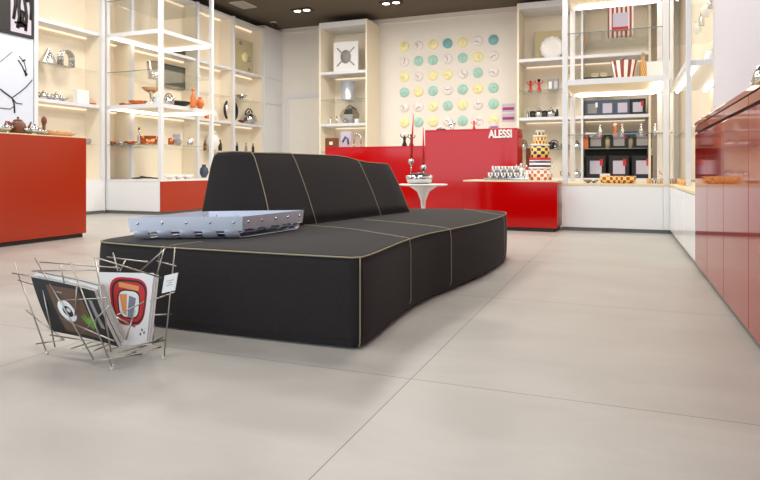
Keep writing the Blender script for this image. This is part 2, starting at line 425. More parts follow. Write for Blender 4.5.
# -- right peninsula display
bx0, by0, by1 = -.76, 8.62, 10.05
FX = .57
cabinet_unit('white low cabinet under the right glass display tower', 'cabinet', bx0, by0, FX-.08, by1, Z0-.03, '-y', None, plinth=.05)
cabinet_unit('narrow white corner cabinet right of the display tower base', 'cabinet', FX-.08, by0, 1.2, by1, Z0-.03, '-y', None, plinth=.05)
tower('tall white framed glass display tower at right, beside the low red counter', bx0+.005, by0, FX-.01, by1, 1)
ys = [5.74, 6.70, 7.66, by0]
for k in range(3):
    cabinet_unit(('white low cabinet next to the deep red cabinets', 'middle white low cabinet along the right wall',
                  'white low cabinet along the right wall, next to the corner')[k], 'cabinet',
                 FX, ys[k]+.002, XR-.005, ys[k+1]-.002 if k < 2 else by0-.02, Z0-.03, '+x' if False else '-x', 'white low cabinets along the right wall', plinth=.05)
o = MB().box(bx0, by0, Z0-.03, 1.2, by1, Z0).box(FX, 5.745, Z0-.03, XR-.005, by0, Z0).build('worktop', 'worktop', None, .002)
tag(o, 'pale yellow L shaped top running over the white low cabinets at right', 'worktop')
# right arm shelving over the white cabinets
t = thing('wall_shelving', 'lit glass shelving on the right wall beside the pale grey wall edge', 'shelving', (.9, 8.8, 0))
A = lambda a, b, c, d, e, f: MB().box(a-.9, b-8.8, c, d-.9, e-8.8, f)
A(1.19, 7.51, Z0, 1.21, BW-.01, TOP).build('back_panel', 'cream', t)
A(.66, 7.52, Z0, .71, 7.57, CEIL).build('post', 'frame', t, .003)
A(.66, by1-.05, Z0, .71, by1, CEIL).build('post', 'frame', t, .003)
for z in (S1, S2):
    A(.66, 7.58, z-.06, 1.18, by1-.06, z).build('shelf', 'frame', t)
    A(.74, 7.62, z-.09, .77, by1-.1, z-.061).box(1.1-.9, 7.62-8.8, z-.09, 1.13-.9, by1-.1-8.8, z-.061).build('led_or_fill_strip', 'led', t)
for z in (G1, G2): A(.72, 7.58, z-.012, 1.18, by1-.06, z).build('glass_shelf', 'glass', t)

# -- deep red cabinets along the right wall
yy = [5.735-.775*k for k in range(9)]
RL = ['deep red glossy cabinet next to the white low cabinets', 'second deep red glossy cabinet from the white low cabinets',
      'third deep red glossy cabinet from the white low cabinets', 'deep red glossy cabinet at the right edge of the photo, below the kettle']
for k in range(5):
    cabinet_unit(RL[k] if k < 4 else 'deep red glossy cabinet next towards the viewer, past the one below the kettle', 'cabinet',
                 FX, yy[k+1]+.0005, XR-.005, yy[k]-.0005, 1.185, '-x', 'deep red cabinets along the right wall', body='groove', front='wine', plinth=.04, seam=.006, drawer=1.115)
o = MB().box(FX-.004, yy[5], 1.187, XR-.003, 5.735, 1.215).build('worktop', 'wine', None, .003)
tag(o, 'deep red glossy top over the cabinets along the right wall', 'worktop')

# ------------------------------------------------------------------ red counters
def counter(label, x0, y0, x1, y1, h, m, face, name='counter', top='red', topt=.02, pl=.05):
    ox, oy = (x0+x1)/2, (y0+y1)/2; a, b = (x1-x0)/2, (y1-y0)/2
    t = thing(name, label, 'counter', (ox, oy, 0))
    MB().box(-a+.02, -b+.03, 0, a-.04, b-.02, pl).build('plinth', 'groove', t)
    MB().box(-a, -b, pl, a, b, h-topt).build('body', m, t, .004)
    MB().box(-a, -b, h-topt, a, b, h).build('counter_top', top, t, .003)
    return t
counter('orange red counter at the left edge, under the mill and bowls', -6.85, .9, -6.1, 5.62, 1.22, 'orange', '+x', top='worktop', topt=.012)
aX0, aX1, aY = colx(425, 9.3), colx(517.5, 9.3), 9.3
al = counter('tall glossy red counter with white lettering, below the clocks', aX0, aY, aX1, aY+.5, 1.455, 'red', '-y')
counter('long lower red counter behind, at the left of the lettered counter', colx(325, 10.1), 10.1, aX1-.25, 10.6, 1.24, 'red', '-y')
lw = counter('low glossy red counter carrying the stacked tins and cups', colx(463, 8.3), 8.3, bx0-.03, 9.1, .68, 'red', '-y', top='worktop', topt=.02)
# lettering on the tall counter
cu = bpy.data.curves.new('letters', 'FONT'); cu.body = 'ALESSI'; cu.size = .165; cu.extrude = .008; cu.offset = .006; cu.space_character = 1.02
to = bpy.data.objects.new('tmp', cu); COL.objects.link(to)
bpy.context.view_layer.update()
me = bpy.data.meshes.new_from_object(to); bpy.data.objects.remove(to)
xs = [v.co.x for v in me.vertices]; wdt = max(xs)-min(xs)
me.materials.append(M['white'])
o = bpy.data.objects.new('lettering', me); COL.objects.link(o); o.parent = al
wanted = colx(512, 9.3)-colx(488.5, 9.3)
o.scale = (wanted/wdt, 1, 1); o.rotation_euler = (PI/2, 0, 0)
o.location = (colx(488.5, 9.3)-(aX0+aX1)/2-min(xs)*wanted/wdt, -.25-.009, 1.315); o['label'] = 'white raised lettering'
# small wooden cabinet end right of the lettered counter
o = counter('brown wooden end block between lettered counter and back shelving', aX1+.03, 9.95, aX1+.19, 10.6, 1.17, 'brown', '-y', 'wooden_block', 'brown')
o['category'] = 'block'

# ------------------------------------------------------------------ sofa
def catmull(pts, n, closed=False):
    out = []; L = len(pts); pts = [Vector(p) for p in pts]
    for i in range(L if closed else L-1):
        p0 = pts[(i-1) % L] if closed or i > 0 else pts[0]; p1 = pts[i]; p2 = pts[(i+1) % L]; p3 = pts[(i+2) % L] if closed or i < L-2 else pts[-1]
        for k in range(n):
            s = k/n; out.append(.5*((2*p1)+(p2-p0)*s+(2*p0-5*p1+4*p2-p3)*s*s+(3*p1-p0-3*p2+p3)*s**3))
    if not closed: out.append(pts[-1])
    return out
def subdiv(a, b, n): a, b = Vector(a), Vector(b); return [a.lerp(b, k/n) for k in range(n)]
SH = .425
side = catmull([(-1.103, 2.565, 0), (-1.103, 2.72, 0), (-1.135, 3.25, 0), (-1.125, 3.65, 0), (-1.07, 4.0, 0), (-1.0, 4.5, 0), (-.965, 5.0, 0), (-.965, 5.45, 0), (-1.0, 5.72, 0)], 8)
endc = catmull([(-1.0, 5.72, 0), (-1.07, 5.86, 0), (-1.25, 5.98, 0), (-1.45, 6.05, 0), (-1.7, 6.05, 0), (-2.0, 5.92, 0), (-2.3, 5.62, 0)], 6)[1:]
backc = catmull([(-2.3, 5.62, 0), (-2.5, 5.2, 0), (-2.66, 4.6, 0), (-2.75, 4.0, 0), (-2.80, 3.4, 0), (-2.76, 2.70, 0)], 6)[1:]
corner = catmull([(-2.76, 2.70, 0), (-2.72, 2.60, 0), (-2.63, 2.555, 0)], 4)[1:]
front = catmull([(-2.63, 2.555, 0), (-2.3, 2.52, 0), (-1.8, 2.515, 0), (-1.4, 2.52, 0), (-1.14, 2.53, 0)], 8)[1:]
outline = [Vector(p) for p in side+endc+backc+corner+front]
def normals(ol):
    out = []; n = len(ol)
    for i in range(n):
        t = (ol[(i+1) % n]-ol[i-1]).normalized(); out.append(Vector((t.y, -t.x, 0)))
    return out
nrm = normals(outline)
def inward(k): return -k
def ring(off, z): return [(p.x-n.x*off, p.y-n.y*off, z) for p, n in zip(outline, nrm)]
SO = Vector((-1.85, 4.2, 0))
sofa = thing('sofa', 'curved charcoal wool sofa with beige piping in the middle of the floor', 'sofa', SO)
def sl(pts): return [tuple(Vector(p)-SO) for p in pts]
mb = MB(); prof = [(.03, .006), (.018, .010), (.005, .024), (.0, .06), (-.004, .18), (-.004, .30), (.0, .38), (.004, .412), (.012, .4235), (.022, .4265)]
rings = [sl(ring(a, z)) for a, z in prof]
mb.loft(rings, True)
mb.build('seat', 'fabric', sofa)
# seat piping around the top
MB().tube(sl(ring(.003, .421)), .0038, 6, True).build('piping', 'pipe', sofa)
def edge_at(y, s='r'):    # seat edge x at y on the right side
    best = min(side, key=lambda p: abs(p.y-y)); return best.x
def seam_down(ytop, pts_top, name='seam', bulge=0):
    x = edge_at(ytop)
    down = [(x+.006*(1 if z < .38 else 0), ytop+bulge*math.sin(PI*(z-.05)/.37), z) for z in (.07, .12, .18, .24, .30, .36, .40)]
    down = [(edge_at(ytop)-.010, ytop, .035)]+down
    pts = down+[(x, ytop, .424)]+pts_top
    MB().tube(sl(pts), .0026, 6).build(name, 'pipe', sofa)
tz = .4275
def top_curve(pts): return [(p.x, p.y, tz) for p in catmull([(a, b, 0) for a, b in pts], 6)]
seam_down(3.33, top_curve([(-1.18, 3.36), (-1.4, 3.52), (-1.7, 3.72), (-2.12, 3.86)]))
seam_down(3.98, top_curve([(-1.12, 4.02), (-1.3, 4.16), (-1.6, 4.32), (-1.9, 4.45)]))
seam_down(5.36, top_curve([(-1.0, 5.38), (-1.1, 5.5), (-1.28, 5.74), (-1.48, 6.02)]))
# vertical seam on the near corner and on the front face
MB().tube(sl([(-1.107, 2.545, z) for z in (.42, .36, .30, .2, .12, .07)]+[(-1.110, 2.55, .03), (-1.118, 2.559, .012)]), .0034, 6).build('seam', 'pipe', sofa)
fy = lambda z: 2.517 if z > .1 else 2.522
MB().tube(sl([(-2.22-.02*math.sin((z-.08)*9), fy(z), z) for z in (.05, .15, .22, .3, .37)]+[(-2.215, 2.521, .423), (-2.18, 2.60, tz), (-2.14, 2.75, tz)]), .0022, 6).build('seam', 'pipe', sofa)
for x, y in ((-1.35, 2.85), (-2.45, 2.85), (-1.3, 5.6), (-2.25, 5.1)):
    MB().lathe([(.03, 0), (.035, .02)], x-SO.x, y-SO.y, 16).build('foot', 'dark', sofa)
# backrest: stations  y, xfront_bottom, xfront_top, xrear_top, xrear_bottom, ztop
st = [(3.50, -2.15, -2.37, -2.70, -2.74, .945), (3.75, -2.125, -2.345, -2.69, -2.74, .948), (4.0, -2.09, -2.315, -2.67, -2.73, .948), (4.3, -2.045, -2.27, -2.63, -2.70, .948),
      (4.62, -1.995, -2.225, -2.585, -2.665, .947), (4.78, -1.97, -2.195, -2.555, -2.64, .935), (4.93, -1.945, -2.165, -2.525, -2.61, .912), (5.08, -1.92, -2.13, -2.49, -2.57, .895), (5.26, -1.885, -2.08, -2.43, -2.51, .888),
      (5.42, -1.855, -2.05, -2.38, -2.46, .885)]
def sec(s, lean):
    y, a, b, c, d, h = s; pts = []
    def q(x, z): pts.append((x, y+lean*(z-.42)/.5, z))
    q(a, .42)
    for f in (.2, .4, .6, .8, .93): q(a+(b-a)*f+.012*math.sin(PI*f), .42+(h-.42)*f)
    q(b-.002, h-.012); q(b-.012, h-.002)
    q((b+c)/2, h+.004); q(c+.03, h-.004); q(c+.008, h-.02)
    for f in (.8, .5, .2): q(d+(c-d)*f, .42+(h-.42)*f)
    q(d, .42)
    return pts
rr = []
def shrink(r, f, dy):
    cx_ = sum(p[0] for p in r)/len(r); return [(cx_+(p[0]-cx_)*f, p[1]+dy, .42+(p[2]-.42)*(1-(1-f)*.8)) for p in r]
s0 = sec(st[0], .10); rr.append(shrink(s0, .94, -.03)); rr.append(shrink(s0, .985, -.02))
for i, s in enumerate(st): rr.append(sec(s, .10*(1-min(1, i/3)) - .06*max(0, (i-6)/3)))
sN = rr[-1]; rr.append(shrink(sN, .97, .03)); rr.append(shrink(sN, .85, .05))
bk = MB().loft([sl(r) for r in rr], True).build('backrest', 'fabric', sofa)
def station_curve(y, lean):
    for a, b in zip(st[:-1], st[1:]):
        if a[0] <= y <= b[0]:
            f = (y-a[0])/(b[0]-a[0]); s = tuple(u+(v-u)*f for u, v in zip(a, b)); break
    return sec(s, lean)
for y, ln in ((3.485, .10), (4.0, .033), (4.93, 0)):
    c = station_curve(max(3.5, y), ln)[:11]
    c = [(p[0]+.002, p[1]+(y-max(3.5, y)), p[2]+(.002 if k > 6 else 0)) for k, p in enumerate(c)]
    MB().tube(sl(c), .0034, 6).build('seam', 'pipe', sofa)
tp = [(r[6][0], r[6][1], r[6][2]+.006) for r in rr[1:-1]]
MB().tube(sl(tp+[(rr[-2][k][0]+.004, rr[-2][k][1], rr[-2][k][2]) for k in (5, 4, 3, 2, 1, 0)]), .0034, 6).build('piping', 'pipe', sofa)

# ------------------------------------------------------------------ metal tray on the sofa
TB = .4275
cam2 = lambda lat, d: FW*d + RT*lat
TQ = [cam2(-1.405, 3.40), cam2(-.782, 3.475), cam2(-.505, 4.05), cam2(-1.105, 3.93)]
TC = sum(TQ, Vector())/4
t = thing('tray', 'large satin metal tray with riveted rim lying on the sofa seat', 'tray', (TC.x, TC.y, TB))
def TU(u, v, z, out=0):
    p = TQ[0].lerp(TQ[1], u).lerp(TQ[3].lerp(TQ[2], u), v)-TC; p *= 1+out; return (p.x, p.y, z)
z0, z1 = .045, .127
cs_ = [(0, 0), (1, 0), (1, 1), (0, 1)]; o = MB()
for k in range(4):
    u0, v0 = cs_[k]; u1, v1 = cs_[(k+1) % 4]
    o.hexa([TU(u0, v0, z0, -.02), TU(u1, v1, z0, -.02), TU(u1, v1, z0, -.032), TU(u0, v0, z0, -.032)], [TU(u0, v0, z1), TU(u1, v1, z1), TU(u1, v1, z1, -.012), TU(u0, v0, z1, -.012)])
o.build('rim', 'satin', t)
MB().hexa([TU(a_, b_, .046, -.034) for a_, b_ in cs_], [TU(a_, b_, .052, -.034) for a_, b_ in cs_]).build('base_plate', 'satin', t)
for k in range(5):
    q = .08+k*.21
    for u_, v_ in ((q, 0), (1, q), (q, 1), (0, q)):
        MB().ball(TU(u_, v_, .094, -.004), .0085, 10).build('rivet', 'silver', t)
prof_ = [(0, .075, -.01), (0, .045, -.005), (.004, .026, 0), (.018, .011, 0), (.05, .004, 0), (.2, .003, 0), (.8, .003, 0), (.95, .004, 0), (.982, .011, 0), (.996, .026, 0), (1, .045, -.005), (1, .075, -.01)]
for k in range(5):       # bent strap loops that the tray stands on
    c_ = .1+k*.2; hw_ = .062
    for ax in (0, 1):
        rr_ = []
        for dw, dz, sh in ((-hw_, 0, 0), (hw_, 0, 0), (hw_, .004, .008), (-hw_, .004, .008)):
            row = []
            for f_, z_, ou in prof_:
                f2 = .5+(f_-.5)*(1-sh*2); a_, b_ = (c_+dw, f2) if ax == 0 else (f2, c_+dw)
                row.append(TU(a_, b_, z_+dz+(.026 if ax and z_ < .03 else 0), ou-.012))
            rr_.append(row)
        MB().loft(rr_+[rr_[0]], False, True, False).build('strap', 'satin', t)

# ------------------------------------------------------------------ wire basket with magazines
BO = Vector((-2.08, 2.12, 0))
bk = thing('wire_basket', 'basket of crossed steel rods holding magazines in front of the sofa', 'basket', BO)
def dF(px): return 2.72-(px-46)*(.21/66)
def dR(px): return 2.50+(px-112)*(.15/52)
F_ = [((14, 262), (47, 353.5)), ((35, 258), (94, 360)), ((70, 262), (112, 367)), ((32, 271), (96, 270)), ((12, 273), (48, 279)), ((18, 280), (62, 293)),
      ((41, 301), (107, 298)), ((26, 310), (64, 340)), ((40, 276), (55, 347)), ((60, 265), (65, 286)), ((77, 285), (75, 316)), ((60, 318), (114, 341)),
      ((50, 335), (108, 344)), ((80, 335), (110, 305)), ((36, 344), (62, 340)), ((95, 257), (111, 352))]
R_ = [((94, 257), (162, 278)), ((102, 360), (142, 354)), ((175, 247), (164, 357)), ((164, 249), (157, 275)), ((150, 301), (175, 292)), ((153, 315), (172, 314)),
      ((117, 315), (144, 302)), ((116, 317), (135, 327)), ((135, 310), (126, 340)), ((154, 324), (153, 340)), ((130, 346), (159, 341)), ((145, 351), (161, 347)), ((118, 357), (136, 352))]
K_ = [((107, 257), (148, 262)), ((113, 253), (118, 271)), ((126, 259), (120, 271)), ((140, 271), (165, 249)), ((157, 261), (176, 266)), ((48, 300), (100, 330)),
      ((60, 330), (150, 326)), ((40, 262), (120, 268))]
def stick(p, q): MB().tube([tuple(p-BO), tuple(q-BO)], .0031, 8).build('rod', 'wire', bk)
for i, (p, q) in enumerate(F_): stick(pt(*p, dF(p[0])-.005*(i % 3)+(.02 if p[1] < 300 else 0)*-1), pt(*q, dF(q[0])-.005*(i % 3)))
for i, (p, q) in enumerate(R_): stick(pt(*p, dR(p[0])-.004*(i % 3)), pt(*q, dR(q[0])-.004*(i % 3)))
for i, (p, q) in enumerate(K_): stick(pt(*p, 2.80-.005*(i % 3)), pt(*q, 2.72+.004*(i % 3)))
# floor of the basket: rods close above the floor
for k in range(6):
    a_ = BO+Vector((-.17+.06*k, -.13+.008*k, .035+.004*(k % 2))); b_ = a_+Vector((.05*math.sin(k*2.1)+.02, .22, .006))
    MB().tube([tuple(a_-BO), tuple(b_-BO)], .0031, 8).build('rod', 'wire', bk)
for p in ((47, 353.5, dF(47)), (112, 367, dF(112)), (164, 357, dR(164))):
    q = pt(*p)-BO; MB().lathe([(.004, 0), (.0065, .002), (.0065, q.z+.008), (.003, q.z+.012)], q.x, q.y, 10).build('rubber_foot', 'white', bk)
# paper tag hung on the right rods
q = pt(169.5, 271.5, 2.66)-BO
u = (RT*.97+Vector((0, 0, .22))).normalized(); v = Vector((-.16, -.05, -.98)).normalized(); n = u.cross(v)
c = pt(170, 283, 2.615)-BO
tg = MB(); H = [c+u*s*.029+v*r*.038 for s, r in ((-1, -1), (1, -1), (1, 1), (-1, 1))]
tg.hexa([h-n*.004 for h in H], [h+n*.004 for h in H]); tgo = tg.build('tag', 'paper', bk); tgo['label'] = 'white paper price tag'
pr = MB()
for k, (wd, zz) in enumerate(((.016, -.012), (.010, -.002), (.014, .008))):
    cc = c+v*zz-n*.0045*1; 
    for sgn in (1, -1):
        cc = c+v*zz+n*.0043*sgn
        pr.hexa([cc+u*s*wd+v*r*.0013-n*.0003 for s, r in ((-1, -1), (1, -1), (1, 1), (-1, 1))], [cc+u*s*wd+v*r*.0013+n*.0003 for s, r in ((-1, -1), (1, -1), (1, 1), (-1, 1))])
pr.build('print', 'greyc', tgo)

def magazine(label, corners, thick, bend, cover, group='magazines in the wire basket', npg=10):
    """corners: TL TR BR BL world points of the front cover; extruded away from the viewer, bulging"""
    TL, TR, BR, BL = [Vector(c) for c in corners]; o_ = (BL+BR)/2
    t = thing('magazine', label, 'magazine', o_, 0, group)
    nn = (TR-TL).cross(BL-TL).normalized()
    if nn.dot(FW) < 0: nn = -nn
    N = 10
    def S(u, v, off):
        p = TL.lerp(TR, u).lerp(BL.lerp(BR, u), v)
        return p + nn*(off+bend*(v**2)*1.0+bend*.35*math.sin(PI*u)) - o_
    def slab(off0, off1, u0=0, u1=1, v0=0, v1=1):
        vs = []; fs = []; W = N+1
        for off in (off0, off1):
            for i in range(W):
                for j in range(W): vs.append(S(u0+(u1-u0)*j/N, v0+(v1-v0)*i/N, off))
        for i in range(N):
            for j in range(N):
                a_ = i*W+j; fs.append((a_, a_+1, a_+W+1, a_+W)); b_ = a_+W*W; fs.append((b_, b_+W, b_+W+1, b_+1))
        for k in range(N):
            for (p, q) in ((k, k+1), (N*W+k+1, N*W+k)): fs.append((q, p, p+W*W, q+W*W))
            for (p, q) in (((k+1)*W, k*W), (k*W+N, (k+1)*W+N)): fs.append((q, p, p+W*W, q+W*W))
        return MB().add(vs, fs)
    slab(.0012, thick-.0012, .0, 1, .0, .99).build('pages', 'pages', t)
    c = slab(0, .0012).build('cover', cover, t)
    slab(thick-.0012, thick).build('back_cover', cover, t)
    return t, c, S
def blob(S, poly, off, m, parent, name='print'):
    n = len(poly); cu_ = sum(p[0] for p in poly)/n; cv_ = sum(p[1] for p in poly)/n
    if n < 8:
        q_ = []
        for i in range(n):
            a_, b_ = poly[i], poly[(i+1) % n]
            q_ += [(a_[0]+(b_[0]-a_[0])*k/4, a_[1]+(b_[1]-a_[1])*k/4) for k in range(4)]
        poly = q_; n = len(poly)
    K = 6; vs = []; fs = []
    vs += [S(u, v, 0) for u, v in poly]
    for k in range(K):
        f = 1-k/K; vs += [S(cu_+(u-cu_)*f, cv_+(v-cv_)*f, off) for u, v in poly]
    vs.append(S(cu_, cv_, off))
    for k in range(K):
        for i in range(n): j = (i+1) % n; fs.append((k*n+i, k*n+j, (k+1)*n+j, (k+1)*n+i))
    for i in range(n): fs.append((K*n+i, K*n+(i+1) % n, (K+1)*n))
    return MB().add(vs, fs).build(name, m, parent)
def ell(cu_, cv, ru, rv, n=20, rot=0):
    return [(cu_+ru*math.cos(2*PI*k/n)*math.cos(rot)-rv*math.sin(2*PI*k/n)*math.sin(rot), cv+ru*math.cos(2*PI*k/n)*math.sin(rot)+rv*math.sin(2*PI*k/n)*math.cos(rot)) for k in range(n)]
# dark magazines (left), three in a stack leaning together
C0 = [(31, 277, 2.72), (94, 291, 2.56), (113, 349, 2.54), (46, 333, 2.70)]
labs = ['black magazine with brown photo cover in the wire basket', 'magazine right behind the brown photo cover one', 'thick magazine third from the front in the basket']
for k in range(3):
    off = .021*k
    cs = [pt(a_, b_-(0, 2.5, 4)[k], d_)+FW*(off)+RT*(.004*k) for a_, b_, d_ in C0]
    tt, c, S = magazine(labs[k], cs, .018, .028, 'black' if k == 0 else ('paper' if k == 1 else 'greyc'))
    if k == 0:
        blob(S, [(.20, .10), (.72, .06), (.78, .93), (.24, .93)], -.0006, 'artbrown', c)
        blob(S, ell(.40, .52, .13, .20), -.0010, 'paper', c); blob(S, ell(.41, .53, .075, .10), -.0014, 'black', c); blob(S, ell(.43, .50, .03, .04), -.0018, 'paper', c)
        for q in range(5): blob(S, ell(.66+.03*q, .66-.04*(q % 2), .018, .12, 12, .25*(q-2)), -.0012-.0001*q, 'green', c)
        blob(S, [(.84, .2), (.90, .2), (.93, .7), (.87, .7)], -.0006, 'greyc', c)
C1 = [(98, 272, 2.68), (154, 273, 2.70), (142, 345, 2.62), (124, 349, 2.58)]
C1 = [(97, 272, 2.66), (154, 273, 2.72), (146, 344, 2.66), (112, 346, 2.60)]
labs = ['white magazine with a large red ring on its cover in the basket', 'magazine behind the red ring cover one', 'last magazine on the right side of the basket']
for k in range(3):
    cs = [pt(a_, b_-(0, -2, -3)[k], d_)+FW*(.016*k)+RT*(.005*k) for a_, b_, d_ in C1]
    tt, c, S = magazine(labs[k], cs, .014, .024, 'paper')
    if k == 0:
        sq = lambda cu_, cv_, ru, rv, rot: [(cu_+(ru*math.copysign(abs(math.cos(a))**.6, math.cos(a)))+rot*rv*math.sin(a), cv_+rv*math.copysign(abs(math.sin(a))**.6, math.sin(a))+.16*ru*math.cos(a)) for a in [2*PI*k/36 for k in range(36)]]
        blob(S, sq(.53, .40, .37, .33, -.18), -.0007, 'artred', c)
        blob(S, sq(.54, .405, .345, .305, -.18), -.0011, 'black', c)
        blob(S, sq(.54, .405, .315, .275, -.18), -.0015, 'artred', c)
        blob(S, sq(.53, .44, .235, .20, -.18), -.0019, 'black', c)
        blob(S, sq(.53, .44, .21, .18, -.18), -.0023, 'paper', c)
        blob(S, [(.34, .30), (.50, .30), (.46, .60), (.38, .55)], -.0027, 'artorange', c)
        blob(S, [(.54, .32), (.68, .36), (.62, .62), (.48, .62)], -.0027, 'artgrey', c)
        blob(S, [(.36, .13), (.74, .19), (.73, .26), (.35, .20)], -.0024, 'artorange', c)
        blob(S, ell(.84, .80, .02, .02), -.0006, 'black', c); blob(S, ell(.90, .84, .02, .02), -.0006, 'black', c); blob(S, ell(.8, .86, .02, .02), -.0006, 'black', c)

# ------------------------------------------------------------------ side table with bowl and candlesticks
tx, ty, th = -2.06, 6.5, .665
t = thing('side_table', 'small white pedestal table behind the far end of the sofa', 'table', (tx, ty, 0))
MB().lathe([(.20, 0), (.20, .008), (.10, .03), (.035, .08), (.024, .2), (.022, .38), (.03, .48), (.07, .58), (.15, .635), (.16, .645)], n=32).build('pedestal', 'white', t)
MB().lathe([(.24, .645), (.272, .652), (.272, .66), (.268, .665)], n=40).build('table_top', 'white', t)
bw = thing('bowl', 'wide silver bowl on the small white table', 'bowl', (tx-.045, ty, th))
MB().lathe([(.09, 0), (.13, .012), (.15, .05), (.155, .095), (.151, .095), (.14, .05), (.11, .022), (.001, .018)], n=28).build('body', 'silver', bw)
MB().lathe([(.03, .025), (.10, .03), (.115, .07), (.10, .11), (.03, .125)], n=20).build('liner', 'dark', bw)
for i, (dx, px_, hh) in enumerate(((-.135, 0, .86), (.01, 0, .76))):
    t = thing('candlestick', ('taller slim red candle spike with a silver ball, in the silver bowl', 'shorter slim red candle spike with a silver ball, in the silver bowl')[i],
              'candlestick', (tx+dx, ty-.02, th+.085), 0, 'red spikes in the bowl')
    zb = (.135, .065)[i]
    MB().tube([(0, 0, 0.01), (0, 0, zb)], .006).build('stem', 'silver', t)
    MB().ball((0, 0, zb+.03), .035, 16).build('ball', 'silver', t)
    MB().tube([(0, 0, zb+.06), (.02-.03*i, .02, zb+(.56, .48)[i])], .018, 10, r2=.004).build('spike', 'redp', t)

# ------------------------------------------------------------------ wall clocks
rowsC = ['YWYTYWT', 'WGGWGYW', 'YWYYWGW', 'GYGWGYG', 'WWYGYWG', 'YGYWGWY']
names = dict(Y='pale yellow', W='white', G='mint green', T='shadedmint'); mats_ = dict(Y='yellow', W='wclock', G='mint', T='shadedmint')  # T is a mint face with shade painted in
ordn = ['top', 'second', 'third', 'fourth', 'fifth', 'bottom']; cn = ['leftmost', 'second', 'third', 'middle', 'fifth', 'sixth', 'rightmost']
proto = {}
cx0 = colx(404.5, BW); cx1 = colx(493.5, BW)
for r in range(6):
    for c in range(7):
        k = rowsC[r][c]; x = cx0+(cx1-cx0)*c/6; z = 4.09-.402*r
        lab = '%s round wall clock, %s in the %s row of clocks' % (names[k], cn[c], ordn[r])
        t = thing('wall_clock', lab, 'clock', (x, BW-.001, z), 0, 'round clocks on the back wall')
        me_key = k
        if k not in proto:
            vs = MB().lathe([(.001, 0), (.118, 0), (.128, .008), (.128, .022), (.122, .03), (.001, .03)], n=32)
            vs.v = [(x_, -z_, y_) for x_, y_, z_ in vs.v]
            proto[k] = vs.build('face', mats_[k], t)
        else:
            o = proto[k].copy(); COL.objects.link(o); o.parent = t
        a1 = random.uniform(0, 2*PI); a2 = a1+random.uniform(1.2, 3.4)
        h = MB()
        hw = .007 if k == 'W' else .004
        for an, L_ in ((a1, .085), (a2, .06)): h.tube([(0, -.034, 0), (L_*math.cos(an), -.034, L_*math.sin(an))], hw, 6)
        h.build('hands', 'handm' if k == 'W' else 'greyc', t)
# two small notice cards right of the clocks
for i, z in enumerate((2.27, 2.03)):
    x0_, x1_ = colx(502, BW), colx(515, BW)
    t = thing('notice_card', ('upper', 'lower')[i]+' pale lilac card with a magenta band right of the clocks', 'card', ((x0_+x1_)/2, BW-.02, z), 0, 'notice cards')
    wq = (x1_-x0_)/2
    MB().box(-wq, 0, 0, wq, .019, .20).build('card', 'lilac', t); MB().box(-wq+.02, -.003, .04, wq-.02, 0, .11).build('band', 'magenta', t)

# ------------------------------------------------------------------ left wall: picture and branch mural
py0, py1 = rowy(0, LX)-.6, rowy(32.5, LX)
z_ = 3.13
t = thing('framed_picture', 'large black framed grey photo high on the left wall', 'picture', (LX+.03, (py0+py1)/2, 2.99))
hp = (py1-py0)/2
MB().box(-.03, -hp, 0, .0, hp, 1.2).build('frame', 'black', t, .004)
MB().box(0, -hp+.05, .05, .004, hp-.05, 1.15).build('print', 'lilac', t)
MB().box(.0041, -hp+.05, .05, .008, rowy(9, LX)-(py0+py1)/2, 1.15).build('dark_band', 'black', t)
yc_ = lambda px: rowy(px, LX)-(py0+py1)/2
g = MB()
for pts_, r_ in (([(12, .25), (14, .5), (13, .85)], .03), ([(16, .12), (18, .3), (17, .5), (19, .8)], .035), ([(21, .15), (20, .3), (22, .42)], .05), ([(24, .1), (25, .35), (23, .6), (26, .9)], .03),
                 ([(13, .2), (19, .22), (25, .18)], .018), ([(14, .6), (20, .66), (27, .6)], .03), ([(29, .3), (29.5, .5), (28, .7)], .025)):
    g.tube([(.012, yc_(a_), b_) for a_, b_ in pts_], r_, 6)
for i_, v_ in enumerate(g.v): g.v[i_] = (max(.0042, min(.012, v_[0])), v_[1], v_[2])
g.build('dark_figures', 'black', t)
t = thing('branch_mural', 'thin black branch drawing on the glossy white left wall', 'mural', (LX, 6.9, .9))
def W(px, py):
    Y = rowy(px, LX); d = LX*FW.x+Y*FW.y; return (.004, Y-6.9, CAMH+(HZ-py)*d/FPX-.9)
g = MB()
for pts_, r_ in (([(14.5, 113), (14, 104), (12, 98), (5, 93), (0, 89)], .012), ([(13, 97), (20, 92), (27, 86), (32, 80)], .008), ([(19, 56), (24, 62), (26, 70), (25, 76)], .006),
                 ([(18, 60), (22, 66), (26, 76)], .01), ([(0, 62), (6, 57), (12, 52)], .004), ([(12, 98), (16, 103), (22, 104)], .008), ([(24, 70), (27, 75)], .014), ([(22, 61), (25, 60)], .012), ([(0, 108), (10, 109), (14, 106)], .006)):
    g.tube([W(*p) for p in pts_], r_, 6)
g.build('branches', 'black', t)

